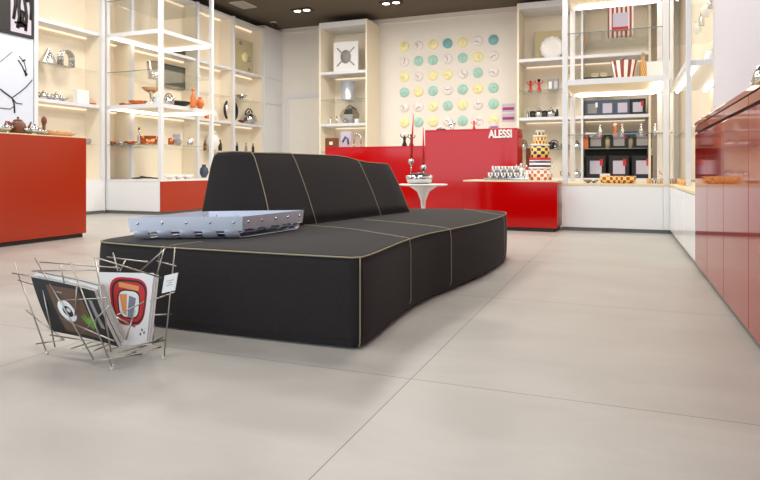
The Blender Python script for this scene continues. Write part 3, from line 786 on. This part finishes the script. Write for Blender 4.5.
# ------------------------------------------------------------------ ceiling fittings
def downlight(label, px_list, y_px):
    pass
def ceil_at(px, py):
    d = (CEIL-CAMH)*FPX/(HZ-py); p = pt(px, py, d); return p.x, p.y
for lab, px_, py_ in (('twin recessed downlight in the ceiling near the door shelving', 302, 9.5), ('twin recessed downlight at the top edge, above the clocks', 391, 2)):
    x, y = ceil_at(px_, py_); t = thing('downlight', lab, 'ceiling light', (x, y, CEIL-.03), 0, 'recessed downlights')
    MB().box(-.27, -.13, 0, .27, .13, .029).build('housing', 'groove', t, .004)
    for s in (-1, 1): MB().lathe([(.05, -.012), (.085, -.004), (.085, 0)], s*.13, 0, 20).build('lamp', 'spot', t)
x, y = ceil_at(243, 4.5)
t = thing('air_vent', 'pale rectangular vent in the brown ceiling above the left shelving', 'vent', (x, y, CEIL-.02))
MB().box(-.2, -.3, 0, .2, .3, .019).build('frame', 'grille', t, .004)
g = MB()
for k in range(6): g.box(-.17, -.25+.09*k, -.006, .17, -.21+.09*k, 0)
g.build('slats', 'greyc', t)
x, y = ceil_at(273.5, 22)
t = thing('dome_camera', 'small dark dome camera on the ceiling near the tall cupboard', 'camera', (x+.0, y-.0, CEIL-.14))
MB().lathe([(.1, .1), (.1, .139)], n=20).build('mount', 'grille', t)
MB().lathe([(.001, 0), (.05, .012), (.082, .05), (.09, .1)], n=20).build('dome', 'dark', t)

# ------------------------------------------------------------------ goods: builders of small things
def mug(label, loc, m='white', s=1, group=None, handle=True, cat='mug', name='mug', rz=0):
    t = thing(name, label, cat, loc, rz, group)
    MB().lathe([(.032*s, 0), (.036*s, .006*s), (.04*s, .09*s), (.037*s, .09*s), (.034*s, .012*s), (.001, .01*s)], n=18).build('body', m, t)
    if handle: MB().tube([(.036*s, 0, .072*s), (.062*s, 0, .066*s), (.066*s, 0, .045*s), (.055*s, 0, .025*s), (.036*s, 0, .022*s)], .005*s, 6).build('handle', m, t)
    return t
def pot(label, loc, m='silver', s=1, knob='dark', group=None, rz=0, spout=True, name='coffee_pot', cat='pot'):
    t = thing(name, label, cat, loc, rz, group)
    MB().lathe([(.05*s, 0), (.075*s, .02*s), (.085*s, .07*s), (.07*s, .12*s), (.045*s, .145*s)], n=22).build('body', m, t)
    MB().lathe([(.048*s, .145*s), (.04*s, .16*s), (.008*s, .17*s)], n=18).build('lid', m, t)
    MB().ball((0, 0, .182*s), .013*s, 10).build('knob', knob, t)
    MB().tube([(-.07*s, 0, .12*s), (-.11*s, 0, .14*s), (-.125*s, 0, .09*s), (-.085*s, 0, .04*s)], .008*s, 8).build('handle', knob, t)
    if spout: MB().tube([(.075*s, 0, .06*s), (.105*s, 0, .09*s), (.125*s, 0, .145*s)], .016*s, 8, r2=.008*s).build('spout', m, t)
    return t
def bowl(label, loc, m='silver', s=1, group=None, sy=1, rz=0, foot=True, name='bowl', cat='bowl'):
    t = thing(name, label, cat, loc, rz, group)
    z0_ = .02*s if foot else 0
    if foot: MB().lathe([(.045*s, 0), (.03*s, z0_)], n=18, sy=sy).build('foot', m, t)
    MB().lathe([(.03*s, z0_), (.08*s, z0_+.02*s), (.12*s, z0_+.06*s), (.116*s, z0_+.06*s), (.075*s, z0_+.026*s), (.001, z0_+.012*s)], n=24, sy=sy).build('dish', m, t)
    return t
def bottle(label, loc, m='redp', cap='white', s=1, group=None, name='bottle', cat='bottle', r=.035):
    t = thing(name, label, cat, loc, 0, group)
    MB().lathe([(r*s, 0), (r*s*1.05, .01*s), (r*s, .13*s), (r*.45*s, .18*s), (r*.4*s, .21*s)], n=16).build('body', m, t)
    MB().lathe([(r*.5*s, .21*s), (r*.55*s, .235*s), (r*.3*s, .245*s)], n=12).build('cap', cap, t)
    return t
def figure(label, loc, m='redp', head='white', s=1, group=None, name='corkscrew_figure', cat='figure'):
    t = thing(name, label, cat, loc, 0, group)
    MB().lathe([(.04*s, 0), (.045*s, .02*s), (.02*s, .09*s), (.028*s, .15*s), (.012*s, .18*s)], n=14).build('body', m, t)
    MB().ball((0, 0, .205*s), .03*s, 12).build('head', head, t)
    MB().tube([(-.02*s, 0, .15*s), (-.065*s, 0, .17*s), (-.07*s, 0, .21*s)], .008*s, 6).build('arm', m, t)
    MB().tube([(.02*s, 0, .15*s), (.065*s, 0, .17*s), (.07*s, 0, .21*s)], .008*s, 6).build('arm', m, t)
    return t
def carton(label, loc, wx, dy, hz, m='black', lab_m='paper', group=None, rz=0, face='-y', name='gift_box', cat='box', acc=None):
    t = thing(name, label, cat, loc, rz, group)
    MB().box(-wx/2, -dy/2, 0, wx/2, dy/2, hz).build('box_body', m, t, .003)
    y = -dy/2
    if lab_m:
        MB().box(-wx*.3, y-.003, hz*.18, wx*.3, y, hz*.78).build('printed_panel', lab_m, t)
    if acc: MB().box(wx*.2, y-.005, hz*.55, wx*.36, y-.003, hz*.85).build('sticker', acc, t)
    return t
def picture(label, loc, wx, hz, fr='frame', prm='paper', rz=0, extra=None, name='framed_picture', cat='picture', thick=.03):
    t = thing(name, label, cat, loc, rz)
    MB().box(-wx/2, -thick/2, 0, wx/2, thick/2, hz).build('frame', fr, t, .004)
    MB().box(-wx/2+.02, -thick/2-.003, .02, wx/2-.02, -thick/2, hz-.02).build('print', prm, t)
    return t
def bucket(label, loc, m='silver', r=.1, h=.25, group=None, handles=True, taper=.75, name='ice_bucket', cat='bucket', n=22):
    t = thing(name, label, cat, loc, 0, group)
    MB().lathe([(r*taper, 0), (r*taper, .01), (r, h), (r*.95, h), (r*taper*.93, .016), (.001, .014)], n=n).build('body', m, t)
    if handles:
        for s in (-1, 1): MB().tube([(s*r*.95, 0, h*.85), (s*r*1.2, 0, h*.85), (s*r*1.15, 0, h*.65), (s*r*.88, 0, h*.62)], .007, 6).build('handle', m, t)
    return t
def kettle(label, loc, s=1, m='silver', rz=0, group=None, hm='dark'):
    t = thing('kettle', label, 'kettle', loc, rz, group)
    MB().lathe([(.07*s, 0), (.1*s, .02*s), (.11*s, .06*s), (.09*s, .12*s), (.04*s, .16*s), (.001, .165*s)], n=26).build('body', m, t)
    MB().tube([(.09*s, 0, .08*s), (.13*s, 0, .12*s), (.15*s, 0, .13*s)], .016*s, 8, r2=.01*s).build('spout', m, t)
    MB().tube([(.085*s*math.cos(a_), 0, .12*s+.09*s*math.sin(a_)) for a_ in [PI*k/10 for k in range(11)]], .009*s, 8).build('handle', hm, t)
    MB().ball((0, 0, .172*s), .014*s, 10).build('knob', hm, t)
    return t
def vase(label, loc, m='white', s=1, group=None, name='vase', cat='vase'):
    t = thing(name, label, cat, loc, 0, group)
    MB().lathe([(.05*s, 0), (.06*s, .02*s), (.11*s, .12*s), (.09*s, .22*s), (.04*s, .27*s)], n=22).build('body', m, t)
    MB().lathe([(.04*s, .27*s), (.055*s, .31*s), (.05*s, .31*s), (.034*s, .27*s)], n=22).build('neck', m, t)
    return t
def ringclock(label, loc, r, m='dark', rz=0):
    t = thing('mirror_clock', label, 'clock', loc, rz)
    MB().tube([(r*math.cos(a_), 0, r+.03+r*math.sin(a_)) for a_ in [2*PI*k/32 for k in range(32)]], .03, 8, True).build('ring', m, t)
    q = MB().lathe([(.001, -.005), (r*.93, -.005), (r*.93, .005), (.001, .005)], n=32); q.v = [(a_, c_, b_+r+.03) for a_, b_, c_ in q.v]
    q.build('disc', 'silver', t)
    MB().box(-.08, -.05, 0, .08, .05, .012).build('foot', m, t)
    return t

# ---- left red counter top (z 1.22)
cz = 1.22
def onc(px, X=-6.35): return (X, rowy(px, X), cz)
pot('brown coffee pot on a stand at left on the orange red counter', onc(18), 'brown', 1.05, 'brown', rz=1.0)
p = onc(44); t = thing('pepper_mill', 'tall dark wooden pepper mill on the orange red counter', 'mill', p)
MB().lathe([(.028, 0), (.032, .02), (.018, .06), (.02, .14)], n=18).build('base', 'brown', t); MB().lathe([(.02, .141), (.032, .17), (.028, .21), (.008, .235)], n=18).build('head', 'brown', t)
bowl('silver footed bowl at the left edge of the orange red counter', onc(3), 'silver', 1.0)
bowl('low silver dish between brown pot and pepper mill', onc(29, -6.3), 'silver', .9)
pot('small silver teapot between brown pot and pepper mill', onc(35, -6.5), 'silver', .75)
bowl('oval silver tray in front of the pepper mill', onc(40, -6.22), 'silver', .7, sy=1.5, name='tray', cat='tray')
t = thing('bread_basket', 'shallow basket of golden rolls near the end of the orange red counter', 'basket', onc(58), 0)
MB().lathe([(.09, 0), (.15, .04), (.145, .04), (.085, .01), (.001, .008)], n=22, sy=1.6).build('tray', 'wood', t)
for k in range(5): tb = MB().ball((-.03+.02*(k % 3), -.15+.075*k, .05), .05, 12, .7).build('roll', 'wood', t)
figure('red figure at the left edge of the orange red counter', onc(9, -6.55), 'silver', 'redp', .7)
mug('white mug beside the brown coffee pot', onc(25, -6.6), 'white', 1.3)

# ---- left wall shelving near the mural
LXs = -9.3
def onl(px, z, X=LXs): return (X, rowy(px, X), z)
p = onl(48, G2); t = thing('grater', 'triangular polished steel grater on the glass shelf near the mural', 'grater', p, PI/2)
MB().add([(-.15, -.07, 0), (.15, -.07, 0), (.15, .07, 0), (-.15, .07, 0), (0, -.03, .27), (0, .03, .27)], [(0, 3, 2, 1), (0, 1, 4), (2, 3, 5), (1, 2, 5, 4), (3, 0, 4, 5)]).build('body', 'silver', t, .006)
MB().add([(-.05, -.075, .02), (.05, -.075, .02), (0, -.045, .16)]+[(-.05, -.06, .02), (.05, -.06, .02), (0, -.03, .16)], [(0, 1, 2), (3, 5, 4), (0, 3, 4, 1), (1, 4, 5, 2), (2, 5, 3, 0)]).build('opening', 'white', t)
p = onl(66, G2); t = thing('toast_rack', 'rounded arch shaped steel rack on the glass shelf near the mural', 'rack', p, PI/2)
for k in range(4):
    o = MB().tube([(-.12, -.06+.04*k, 0)]+[(.12*math.cos(a_), -.06+.04*k, .17+.12*math.sin(a_)) for a_ in [PI-PI*j/10 for j in range(11)]]+[(.12, -.06+.04*k, 0)], .014, 8).build('arch', 'silver', t)
MB().box(-.13, -.08, 0, .13, .08, .012).build('base', 'silver', t)
for k, px_ in enumerate((43, 49.5, 56, 62.5)):
    if k % 2 == 0: pot(('small steel creamer, leftmost on the lower white shelf', '', 'small steel teapot second on the lower white shelf')[k], onl(px_, S1), 'silver', .8, rz=PI/2)
    else: bowl(('', 'small steel sugar bowl between creamer and teapot', '', 'small steel bowl right of the teapot on white shelf')[k], onl(px_, S1), 'silver', .9)
carton('plain white box on the white shelf right of the steel teapots', onl(81, S1), .26, .12, .26, 'paper', None, rz=PI/2)
for k, px_ in enumerate((93, 98)): bowl('small orange bowl on the shelf behind the tower post', onl(px_, S1), 'orng', .55, 'small orange bowls')
# glass level objects low
for k, px_ in enumerate((88, 96)): mug('small grey mug on the low glass shelf beside the tower', onl(px_, G1), 'greyc', 1.2, 'small grey mugs')

# ---- left tower goods
def ont(px, Y, z): return (colx(px, Y), Y, z)
bucket('tall polished champagne bucket on the tower glass shelf', ont(154, 9.8, G2), 'silver', .15, .34)
bowl('orange fruit bowl on the lit tower shelf', ont(127, 9.5, S1), 'copper', 1.3)
bowl('wide copper dish on the lit tower shelf', ont(138, 9.3, S1), 'copper', 1.5)
t = bowl('brown dish on top of the tall steel stand, tower shelf', ont(151, 9.5, S1+.31), 'wood', 1.5, name='dish', cat='dish', foot=False)
t2 = thing('cake_stand', 'tall steel stand carrying the brown dish, tower shelf', 'stand', ont(151, 9.5, S1))
MB().lathe([(.13, 0), (.13, .012), (.03, .03), (.02, .15), (.03, .28), (.09, .31)], n=22).build('column', 'silver', t2)
pot('blue grey coffee pot beside the tall steel stand', ont(159, 9.2, S1), 'satin', 1.2, 'dark')
kettle('round silver kettle beside the tower post', ont(168.5, 9.15, S1), 1.0)
bowl('large black oval bowl on the lit tower shelf', ont(180.5, 9.7, S1), 'dark', 1.5, sy=1.5, name='oval_bowl')
bottle('orange bottle at the right side of the lit tower shelf', ont(193, 9.7, S1), 'orng', 'orng', 1.5)
vase('orange jug shaped vase at the far end of the lit tower shelf', ont(200, 10.0, S1), 'orng', .75)
vals = [(112, 'copper', .9), (121, 'silver', .8), (131, 'copper', .9)]
for k, (px_, m_, s_) in enumerate(vals):
    bowl(('copper bowl leftmost on the low glass shelf of the tower', 'steel bowl second on the low glass shelf of the tower', 'copper bowl third on the low glass shelf of the tower')[k], ont(px_, 9.4, G1), m_, s_*1.2)
t = bucket('big copper casserole on the low glass shelf of the tower', ont(149, 9.4, G1), 'copper', .17, .18, name='casserole', cat='pot', taper=.9)
bottle('thin steel pepper mill behind the copper casserole', ont(139, 9.8, G1), 'silver', 'dark', 1.6, r=.02, name='pepper_mill', cat='mill')
mug('copper mug right of the tower post on low glass', ont(171, 9.3, G1), 'copper', 1.4)
mug('grey mug right of the tower post on low glass', ont(178, 9.6, G1), 'greyc', 1.4)
picture('white card standing on the low glass of the tower', ont(177, 9.95, G1), .22, .26, 'paper', 'lilac', name='display_card', cat='card')
mug('steel mug at the right end of the low glass in tower', ont(190, 9.6, G1), 'silver', 1.4)
t = thing('branch_centrepiece', 'dark twisted branch bowl lying on the tower cabinet top', 'centrepiece', ont(146, 9.3, Z0))
for k in range(6): MB().tube([(-.3+.02*k, -.05+.02*k, .02), (-.1, .03*math.sin(k), .035+.004*k), (.12, -.03*math.cos(k), .03), (.32-.02*k, .04-.015*k, .022)], .012, 6).build('twig', 'dark', t)
for k, px_ in enumerate((170, 178, 187)):
    bowl(('white leaf dish nearest the tower post on cabinet top', 'white leaf dish in the middle on cabinet top', 'white leaf dish at far end on the cabinet top')[k], ont(px_, 9.4+.2*k, Z0), 'white', 1.1, sy=1.2, name='leaf_dish', cat='dish')

# ---- far part of the left wall shelving
yq = rowy(178, LXs); picture('dark framed picture high on the left wall, behind the tower', (-9.46, yq, S2+.02), .95, .5, 'black', 'olive', rz=PI/2)
yq = rowy(178, LXs); picture('dark framed picture just below the high shelf, behind the tower', (-9.46, yq, G2+.02), .85, .5, 'black', 'olive', rz=PI/2)
t = picture('beige square card with a yellow clock on the top shelf', onl(244, S2, -9.35), .78, .88, 'beige', 'beige', rz=PI/2, name='clock_card', cat='card')
q = MB().lathe([(.001, 0), (.14, 0), (.14, .03), (.001, .035)], n=26); q.v = [(a_, -c_-.018, b_+.42) for a_, b_, c_ in q.v]; q.build('yellow_dial', 'yellow', t)
q = MB().ball((.16, -.03, .38), .07, 10); q.ball((-.2, -.03, .76), .05, 10); q.ball((.2, -.03, .12), .04, 10); q.build('grey_dots', 'greyc', t)
bowl('silver leaf shaped dish on the far left glass shelf', onl(241, G2), 'silver', 1.4, name='leaf_dish', cat='dish')
ringclock('black ring clock on the far left white shelf', onl(231, S1), .27, 'dark', PI/2)
kettle('steel kettle with a black face on the far left shelf', onl(249, S1), 2.0, rz=PI/2)
bowl('small brown dish in front of the steel kettle', onl(242, S1, -9.2), 'brown', .9)
vase('tall white bulbous vase on far glass shelf above sofa back', onl(213, G1), 'white', 1.5)
bottle('black striped bottle beside the tall white vase', onl(220, G1), 'dark', 'white', 1.3)
for k, px_ in enumerate((205, 237, 246, 253)):
    bottle('small dark bottle on the far left low glass shelf', onl(px_, G1), ('brown', 'dark', 'greyc', 'dark')[k], 'greyc', 1.0, 'small bottles on the far left glass')
mug('orange mug on the far left white shelf, nearest the tower', onl(207, S1), 'orng', 1.6)
vase('round white vase on the white shelf behind the tower corner', onl(213, S1), 'white', 1.0)
vase('blue patterned vase on the low cabinet behind the sofa back', onl(204, Z0), 'navy', 1.0)

# ---- shelving unit by the door
def onu(px, z, Y=14.8): return (colx(px, Y), Y, z)
t = picture('white framed drawing of a crossed bones face on top shelf', onu(346, S2, 14.7), .72, .82, 'paper', 'paper')
g = MB()
for s in (-1, 1): g.tube([(-.25*s, -.022, .18), (.25*s, -.022, .66)], .016, 6)
g.v += []; g.build('crossed_lines', 'greyc', t)
q = MB().lathe([(.001, 0), (.15, 0), (.15, .008), (.001, .01)], n=22, sy=1.2); q.v = [(a_, -c_-.02, b_+.42) for a_, b_, c_ in q.v]; q.build('face_drawing', 'greyc', t)
bucket('pale tapered bucket on the upper glass shelf by the door', onu(348, G2), 'satin', .2, .5, taper=.85, handles=False)
t = thing('faceted_bowl', 'faceted silver ball shaped bowl on middle white shelf by the door', 'bowl', onu(350, S1))
m_ = MB().lathe([(.12, 0), (.24, .1), (.28, .24), (.2, .38), (.08, .44)], n=7); m_.sm = [False]*len(m_.sm); m_.build('body', 'silver', t); MB().tube([(-.2, 0, .38), (0, 0, .5), (.2, 0, .38)], .012, 6).build('handle', 'dark', t)
figure('small white figure leftmost on the middle shelf by door', onu(330.5, S1), 'white', 'greyc', .9)
bottle('small silver shaker beside the faceted silver bowl', onu(336.5, S1), 'silver', 'dark', .9, name='shaker', cat='shaker')
mug('white mug right of the faceted silver bowl', onu(356.5, S1, 14.6), 'white', 1.3)
mug('small grey cup in front of the faceted silver bowl', onu(345, S1, 14.55), 'greyc', 1.2, handle=False, name='cup', cat='cup')

# ---- on the long lower red counter (z 1.24)
def onq(px, Y=10.3, z=1.24): return (colx(px, Y), Y, z)
t = carton('brown box with a gold square at left on the long red counter', onq(332), .24, .1, .18, 'brown', None); MB().box(-.03, -.056, .05, .04, -.05, .11).build('gold_square', 'yellow', t)
t = picture('pale blue picture card with a dark bird on the long red counter', onq(346), .21, .29, 'lilac', 'lilac', name='picture_card', cat='card')
MB().tube([(-.06, -.022, .1), (0, -.022, .2), (.04, -.022, .16), (.06, -.022, .06)], .02, 6).build('dark_bird', 'navy', t)
t = thing('napkin_holder', 'silver arch shaped holder at right of the picture card', 'holder', onq(357.5)); MB().box(-.08, -.04, 0, .08, .04, .01).build('base', 'silver', t)
MB().tube([(-.07, 0, .01)]+[(.07*math.cos(a_), 0, .17+.07*math.sin(a_)) for a_ in [PI-PI*j/8 for j in range(9)]]+[(.07, 0, .01)], .014, 8).build('arch', 'silver', t)
figure('black and white figure leftmost beside the red spikes', onq(404.5), 'dark', 'white', 1.05)
figure('black figure just right of the first red spike', onq(411.5), 'dark', 'dark', .95)
# ---- on the lettered counter
def ona(px, Y=9.5, z=1.455): return (colx(px, Y), Y, z)
t = thing('figurine', 'small black figure with white head at left on the lettered counter', 'figure', ona(441)); MB().box(-.07, -.03, 0, .07, .03, .03).build('base', 'dark', t, .004); MB().ball((-.02, 0, .05), .03, 12).build('head', 'white', t)
bucket('small silver cup with handles on the lettered counter', ona(452), 'silver', .045, .13, name='cup', cat='cup', taper=.6)
figure('small red bird figure standing on the lettered counter', ona(474), 'redp', 'redp', .62)
figure('small white bird figure right of the red one', ona(482), 'white', 'white', .5)
t = thing('rainbow_card', 'half round striped card at right on the lettered counter', 'card', ona(494))
q = MB().lathe([(.001, -.004), (.085, -.004), (.085, .004), (.001, .004)], n=24); q.v = [(a_, c_, max(0, b_+.02)) for a_, b_, c_ in q.v]; q.build('card', 'lilac', t)
MB().box(-.06, -.008, .03, .06, -.004, .045).build('band', 'magenta', t)

# ---- low red counter: stacked tins, cups, leaning card
LZ = .68
sx_, sy_ = colx(540, 8.7), 8.7
tins = [('large round white tin with orange dots at the bottom of the stack', 'dots', .165, .18), ('round navy striped tin, second from the bottom of the stack', 'hbars', .145, .13),
        ('round yellow diamond tin in the middle of the stack', 'diam', .125, .19), ('round striped red and yellow tin, second from top of the stack', 'yred', .095, .12), ('small dark tin topping the stack', 'diam', .06, .07)]
z = LZ
for lab, m_, r_, h_ in tins:
    t = thing('tin', lab, 'tin', (sx_, sy_, z), 0, 'stacked printed tins')
    MB().lathe([(r_*.98, 0), (r_, .006), (r_, h_-.03)], n=28).build('body', m_, t)
    MB().lathe([(r_*1.02, h_-.03), (r_*1.02, h_-.004), (r_*.98, h_)], n=28).build('lid', 'rim' if m_ != 'hbars' else 'redp', t)
    z += h_
t = thing('serving_tray', 'dark flat tray under the white patterned cups', 'tray', (colx(508, 8.65), 8.65, LZ)); MB().box(-.3, -.2, 0, .3, .2, .012).build('base', 'greyc', t, .004)
MB().box(-.3, -.2, .012, .3, -.19, .03).box(-.3, .19, .012, .3, .2, .03).box(-.3, -.19, .012, -.29, .19, .03).box(.29, -.19, .012, .3, .19, .03).build('rim', 'silver', t)
n_ = 0
c0 = colx(508, 8.65)
for lev, (cnt, rowsn) in enumerate(((6, 3), (5, 2))):
    for r in range(rowsn):
        for k in range(cnt):
            x = c0-(cnt-1)*.045+k*.09; y = 8.65-.1+r*.1+.05*lev
            mug('white cup with grey figures piled on the dark tray', (x, y, LZ+.012+lev*.0905), 'mugp', 1.0, 'piled patterned cups', handle=(lev == 1 or r == 0), name='cup', cat='cup', rz=-1.2)
figure('tall white figurine right of the piled cups', (colx(521.5, 8.55), 8.55, LZ), 'white', 'mugp', 1.0)
figure('small white figurine between piled cups and tin stack', (colx(527, 8.5), 8.5, LZ), 'white', 'redp', .8)
t = thing('leaning_card', 'narrow white card leaning beside the tin stack', 'card', (colx(549, 8.55), 8.55, LZ))
MB().hexa([(-.03, -.06, 0), (-.02, -.06, 0), (-.02, .06, 0), (-.03, .06, 0)], [(.09, -.06, .27), (.1, -.06, .27), (.1, .06, .27), (.09, .06, .27)]).build('card', 'paper', t)

# ---- right tower goods
def onr(px, Y, z): return (colx(px, Y), Y, z)
t = carton('tall striped red and white box on the upper glass shelf', onr(620.5, 9.1, G2), .33, .16, .40, 'vbars', 'lilac')
MB().box(-.1, -.086, .06, .1, -.083, .12).build('lower_print', 'artred', t)
t = thing('striped_basket', 'flared basket of red, white and brown staves on the lit shelf', 'basket', onr(624, 9.1, S1))
MB().lathe([(.11, 0), (.12, .02), (.175, .28), (.168, .28), (.112, .02), (.001, .015)], n=28).build('body', 'redstripe', t)
MB().ball((0, 0, .30), .03, 10).build('knob', 'dark', t); MB().lathe([(.16, .25), (.03, .275)], n=24).build('lid', 'redstripe', t)
t = bottle('tall spotted pepper mill beside the plain white box', onr(643, 9.1, S1), 'yred', 'redstripe', 1.7, name='pepper_mill', cat='mill', r=.026)
carton('plain white box on the lit shelf of the right tower', onr(657, 9.2, S1), .33, .2, .26, 'paper', None)
for k, px_ in enumerate((589, 598, 607)):
    carton(('small dark box leftmost on the lit right shelf', 'small dark box second on the lit right shelf', 'small dark box beside the flared striped basket')[k], onr(px_, 9.7, S1), .15, .12, .17, 'black', ('wood', 'paper', 'greyc')[k])
figure('small orange figure on lower glass of the right tower', onr(615, 9.3, G1), 'orng', 'white', .8)
for k, px_ in enumerate((600, 622, 641, 655)): bottle('small clear bottle on lower glass of the right tower', onr(px_, 9.5, G1), ('white', 'silver', 'redp', 'wood')[k] if False else 'silver', 'white', .75, 'small steel bottles on the right tower')
for k, px_ in enumerate((626, 634)): carton('small navy box on lower glass of the right tower', onr(px_, 9.7, G1), .11, .1, .09, 'navy', None, 'small navy boxes')
for k, px_ in enumerate((591, 661, 668)): bowl('small glass dish on lower glass of the right tower', onr(px_, 9.3, G1), 'white', .7, 'small white dishes on the right tower')
t = thing('serving_dish', 'long yellow dish with red dots on the white low cabinet top', 'dish', onr(618, 8.85, Z0))
MB().lathe([(.10, 0), (.125, .02), (.13, .10), (.124, .10), (.115, .02), (.001, .015)], n=28, sx=1.75, sy=.9).build('body', 'yred', t)
carton('small spotted white box beside the long yellow dish', onr(605, 8.95, Z0), .13, .1, .13, 'white', 'yred')
items = [(588, 'greyc'), (594, 'silver')]
for px_, m_ in items: bowl('small grey dish at left on the white low cabinet top', onr(px_, 8.9, Z0), m_, .6, 'small dishes at left on cabinet top')
for k, px_ in enumerate((649, 654, 659, 664, 669, 674, 679)):
    mug('small patterned cup in the row right of the yellow dish', onr(px_, 8.85+.03*(k % 2), Z0), ('yred', 'mugp', 'redstripe')[k % 3], .75, 'row of small cups on cabinet top', handle=False, name='cup', cat='cup')
figure('little orange hatted figure behind the row of small cups', onr(664, 9.2, Z0), 'orng', 'white', .8)
for k, y_ in enumerate((8.5, 8.3, 8.1, 7.9)):
    mug('small yellow cup in the row along the right wall cabinet', (.68, y_, Z0), 'yred', .8, 'row of cups by the right wall', handle=False, name='cup', cat='cup')
for k, z in enumerate((G1, S1, G2)):
    for j, y_ in enumerate((7.9, 8.3, 8.8, 9.3)):
        lv = ('lower glass', 'white lit', 'upper glass')[k]
        if (k+j) % 2: vase('cream vase on the %s shelf by the pale wall edge' % lv, (.95, y_, z), 'white', .55, 'cream vases on the %s shelf' % lv)
        else: bottle('steel bottle on the %s shelf by the pale wall edge' % lv, (.95, y_, z), 'silver', 'white', .9, 'steel bottles on the %s shelf' % lv)

# ---- wide back shelving goods
picture('beige square panel with a white plate on the top shelf', onu(547.5, S2, 14.95), .60, .72, 'beige', 'beige', name='plate_panel', cat='panel')
t = thing('scalloped_plate', 'large white scalloped plate leaning on the beige panel', 'plate', onu(552, S2, 14.8))
q = MB(); vs_ = []
prf = [(.001, .02), (.16, .02), (.27, .0), (.27, -.008), (.16, .008), (.001, .008)]
for r_, zz in prf:
    for i in range(48):
        a_ = 2*PI*i/48; rr_ = r_*(1+.035*math.cos(12*a_) if r_ > .2 else 1); vs_.append((rr_*math.cos(a_), zz, .285+rr_*math.sin(a_)))
q.add(vs_, [(k*48+i, k*48+(i+1) % 48, (k+1)*48+(i+1) % 48, (k+1)*48+i) for k in range(5) for i in range(48)], True); q.build('plate', 'white', t)
figure('left small red corkscrew figure on the upper glass shelf', onu(530.5, G2), 'redp', 'redp', 1.2)
figure('right small red corkscrew figure on the upper glass shelf', onu(539, G2), 'redp', 'dark', 1.3)
carton('narrow grey box left of the tower post, upper glass shelf', onu(550.5, G2), .12, .14, .28, 'greyc', 'paper')
carton('second narrow grey box left of the tower post', onu(556, G2), .12, .14, .28, 'greyc', 'lilac')
for k, px_ in enumerate((527.5, 533, 539, 545, 551, 557)):
    f_ = (bottle, mug, pot, mug, pot, bottle)[k]
    f_(('clear bottle leftmost on the middle shelf right of clocks', 'black mug second on the middle shelf right of clocks', 'steel teapot third on the middle shelf right of clocks', 'dark mug between the two steel teapots',
        'steel teapot nearest the tower post, middle shelf', 'dark bottle beside the tower post, middle shelf')[k], onu(px_, S1), ('silver', 'dark', 'silver', 'dark', 'silver', 'dark')[k], s=(1, 1.9, 1.3, 1.9, 1.3, 1)[k])
for k, px_ in enumerate((523, 554)): kettle(('steel kettle behind the wooden block, low glass shelf', 'steel kettle right of the tin stack, low glass shelf')[k], onu(px_, G1, (14.8, 15.0)[k]), 1.1)
mug('black mug right of the tin stack on low glass', onu(551.5, G1, 14.6), 'dark', 1.8)
for k, px_ in enumerate((565, 577)): kettle(('steel kettle behind the tower posts, low glass', 'second steel kettle behind the tower posts, low glass')[k], onu(px_, G1), 1.0, rz=2)
for k, px_ in enumerate((566, 577)): pot(('steel pot behind the tower posts, cabinet level', 'second steel pot behind the tower posts, cabinet level')[k], onu(px_, Z0), 'silver', 1.05)
ord4 = ['leftmost', 'second', 'third', 'rightmost']
for k in range(4):
    t = carton('blue grey box on the white shelf, %s of the four' % ord4[k], onu(592.5+15*k, S1), .33, .3, .36, ('navy', 'navy', 'navy', 'black')[k], ('greyc', 'lilac', 'lilac', 'lilac')[k], 'blue grey boxes', acc=('paper', None, None, 'redp')[k])
ord3 = ['left', 'middle', 'right']
for k in range(3):
    carton('black boxed set on the low glass shelf, %s of three' % ord3[k], onu(596+23*k, G1), .38, .3, .34, 'black', 'greyc', 'black boxes on the low glass')
    carton('tall black box with a white photo on cabinet level, %s of three' % ord3[k], onu(596+23*k, Z0), .42, .3, .50, 'black', 'lilac', 'tall black boxes', acc='redp')
for k in range(2): vase('beige jar between the black boxed sets, %s one' % ('left', 'right')[k], onu(607.5+22.5*k, G1), 'beige', .9, 'beige jars')
carton('orange box behind the tower, left of the black boxes', onu(586, G1, 14.6), .1, .1, .3, 'orng', None)
for k, px_ in enumerate((572, 595, 604)):
    carton('beige box on the upper glass of the wide shelving, %s' % ('beside the tower post', 'second from the tower post', 'just left of the striped box')[k], onu(px_, G2), .16, .2, .36, 'beige', 'paper')

# ---- kettle on the red cabinets at right
kettle('round silver kettle at the right edge on the deep red cabinets', (.775, 3.75, 1.215), 1.25, rz=1.2)
